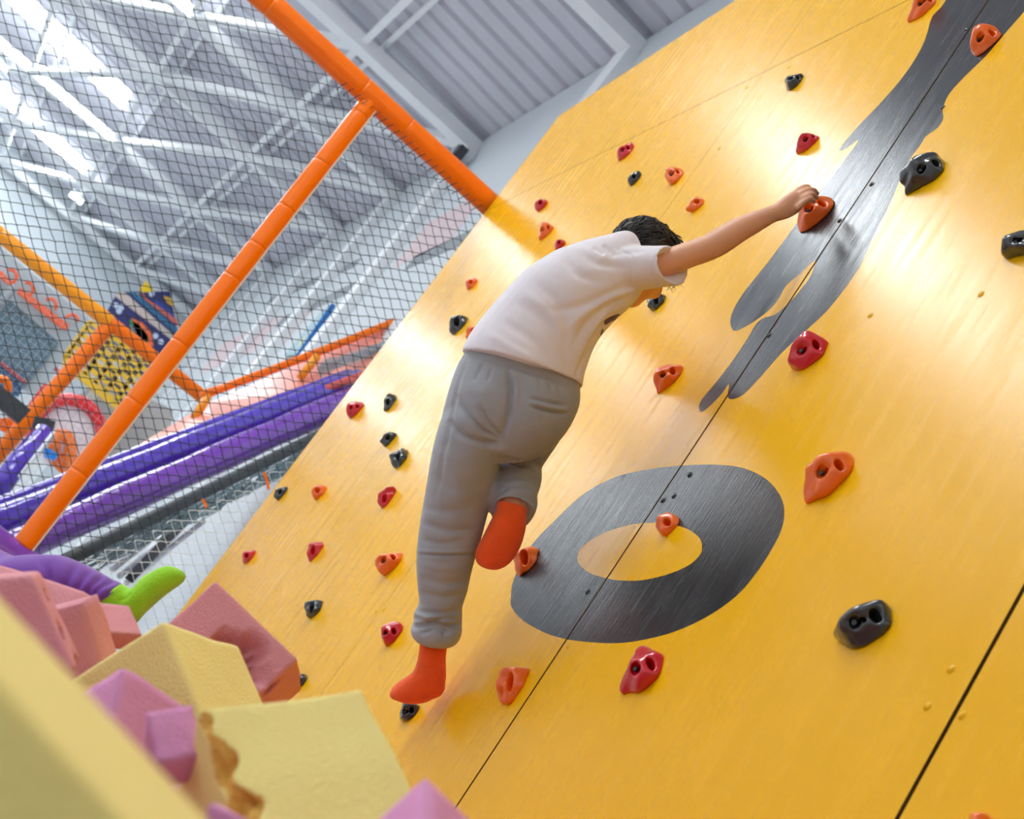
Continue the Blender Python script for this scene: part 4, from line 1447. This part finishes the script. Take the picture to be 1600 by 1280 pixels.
# second child, lying in the foam with one leg in view
k2 = empty('person', at((60, 960), 2.45), label='child lying in the foam, only a purple trouser leg and lime green sock showing', cat='person')
leg2 = interp([((-150, 815), (-170, 985), 2.62, .2), ((-60, 838), (-75, 985), 2.55, .18), ((10, 868), (0, 970), 2.50, .16), ((50, 866), (38, 955), 2.47, .145), ((86, 866), (72, 944), 2.45, .13), ((118, 879), (100, 940), 2.44, .11),
               ((148, 893), (124, 941), 2.435, .10), ((172, 904), (140, 944), 2.43, .095), ((192, 915), (153, 944), 2.43, .09), ((196, 919), (157, 944), 2.43, .075)])
hip2 = chain([at((-170, 890), 2.66), at((-260, 900), 2.70), at((-330, 890), 2.74)], [.10, .125, .11])
leg2b = chain([at((-220, 930), 2.66), at((-120, 985), 2.72), at((-60, 1040), 2.70)], [.09, .075, .05])
V, F = union([loft(leg2), hip2, leg2b], .005, 4)
V = ripple(V, F, .0014, 40, 14)
V = crease(V, F, [([(196, 915), (172, 925), (150, 942)], 3, -.005), ([(182, 906), (160, 915), (140, 938)], 4, -.007), ([(165, 899), (146, 912), (128, 938)], 4, -.007), ([(140, 890), (128, 910), (112, 935)], 4, -.005), ([(120, 880), (108, 905), (96, 930)], 5, -.005),
                  ([(60, 868), (70, 890), (90, 915)], 6, -.004), ([(84, 868), (80, 895), (60, 930)], 6, -.003)])
make('trousers', V, quadfix(F), m_ptrous, k2)
f2s = interp([((190, 911), (152, 940), 2.43, .066), ((200, 921), (156, 952), 2.43, .07), ((205, 921), (165, 966), 2.43, .072), ((208, 917), (183, 979), 2.43, .072), ((214, 910), (205, 980), 2.43, .070), ((224, 901), (221, 964), 2.435, .066),
              ((237, 893), (237, 949), 2.44, .064), ((252, 886), (254, 934), 2.445, .06), ((266, 884), (270, 922), 2.45, .054), ((277, 888), (281, 914), 2.455, .042), ((283, 895), (284, 906), 2.46, .022)])
V, F = union([loft(f2s)], .004, 4)
V = crease(V, F, [([(205, 925), (195, 935), (180, 940)], 3, -.003), ([(212, 915), (200, 930)], 3, -.002), ([(160, 945), (175, 955)], 3, -.002)])
make('sock', V, quadfix(F), m_green, k2)
hc = at((-470, 850), 2.95)
V, F = union([chain([at((-200, 890), 2.66), at((-320, 890), 2.76), at((-420, 870), 2.88), hc], [.08, .10, .085, .045]), ball(hc - IX * .08, (.085, .09, .10)),
              chain([at((-400, 840), 2.86), at((-330, 790), 2.75), at((-260, 810), 2.6)], [.04, .034, .026]), chain([at((-410, 920), 2.9), at((-350, 990), 2.8), at((-280, 1010), 2.7)], [.04, .034, .026]),
              chain([at((-60, 905), 2.52), at((60, 905), 2.46), at((178, 936), 2.43)], [.03, .026, .02])], .006, 4)
make('body', V, quadfix(F), m_skin, k2)
V, F = union([chain([at((-290, 890), 2.72), at((-350, 888), 2.78), at((-420, 872), 2.88)], [.118, .112, .10])], .007, 3)
make('t_shirt', V, quadfix(F), mat('blue_cotton', '4A6FA8', rough=.9), k2)
V, F = union([ball(hc - IX * .088 + UPC * .006, (.09, .094, .10))], .006, 2)
keep = [f for f in quadfix(F) if (V[f[0]] - hc + IX * .08) @ _up > -.02]
make('hair', V, keep, m_hair, k2)
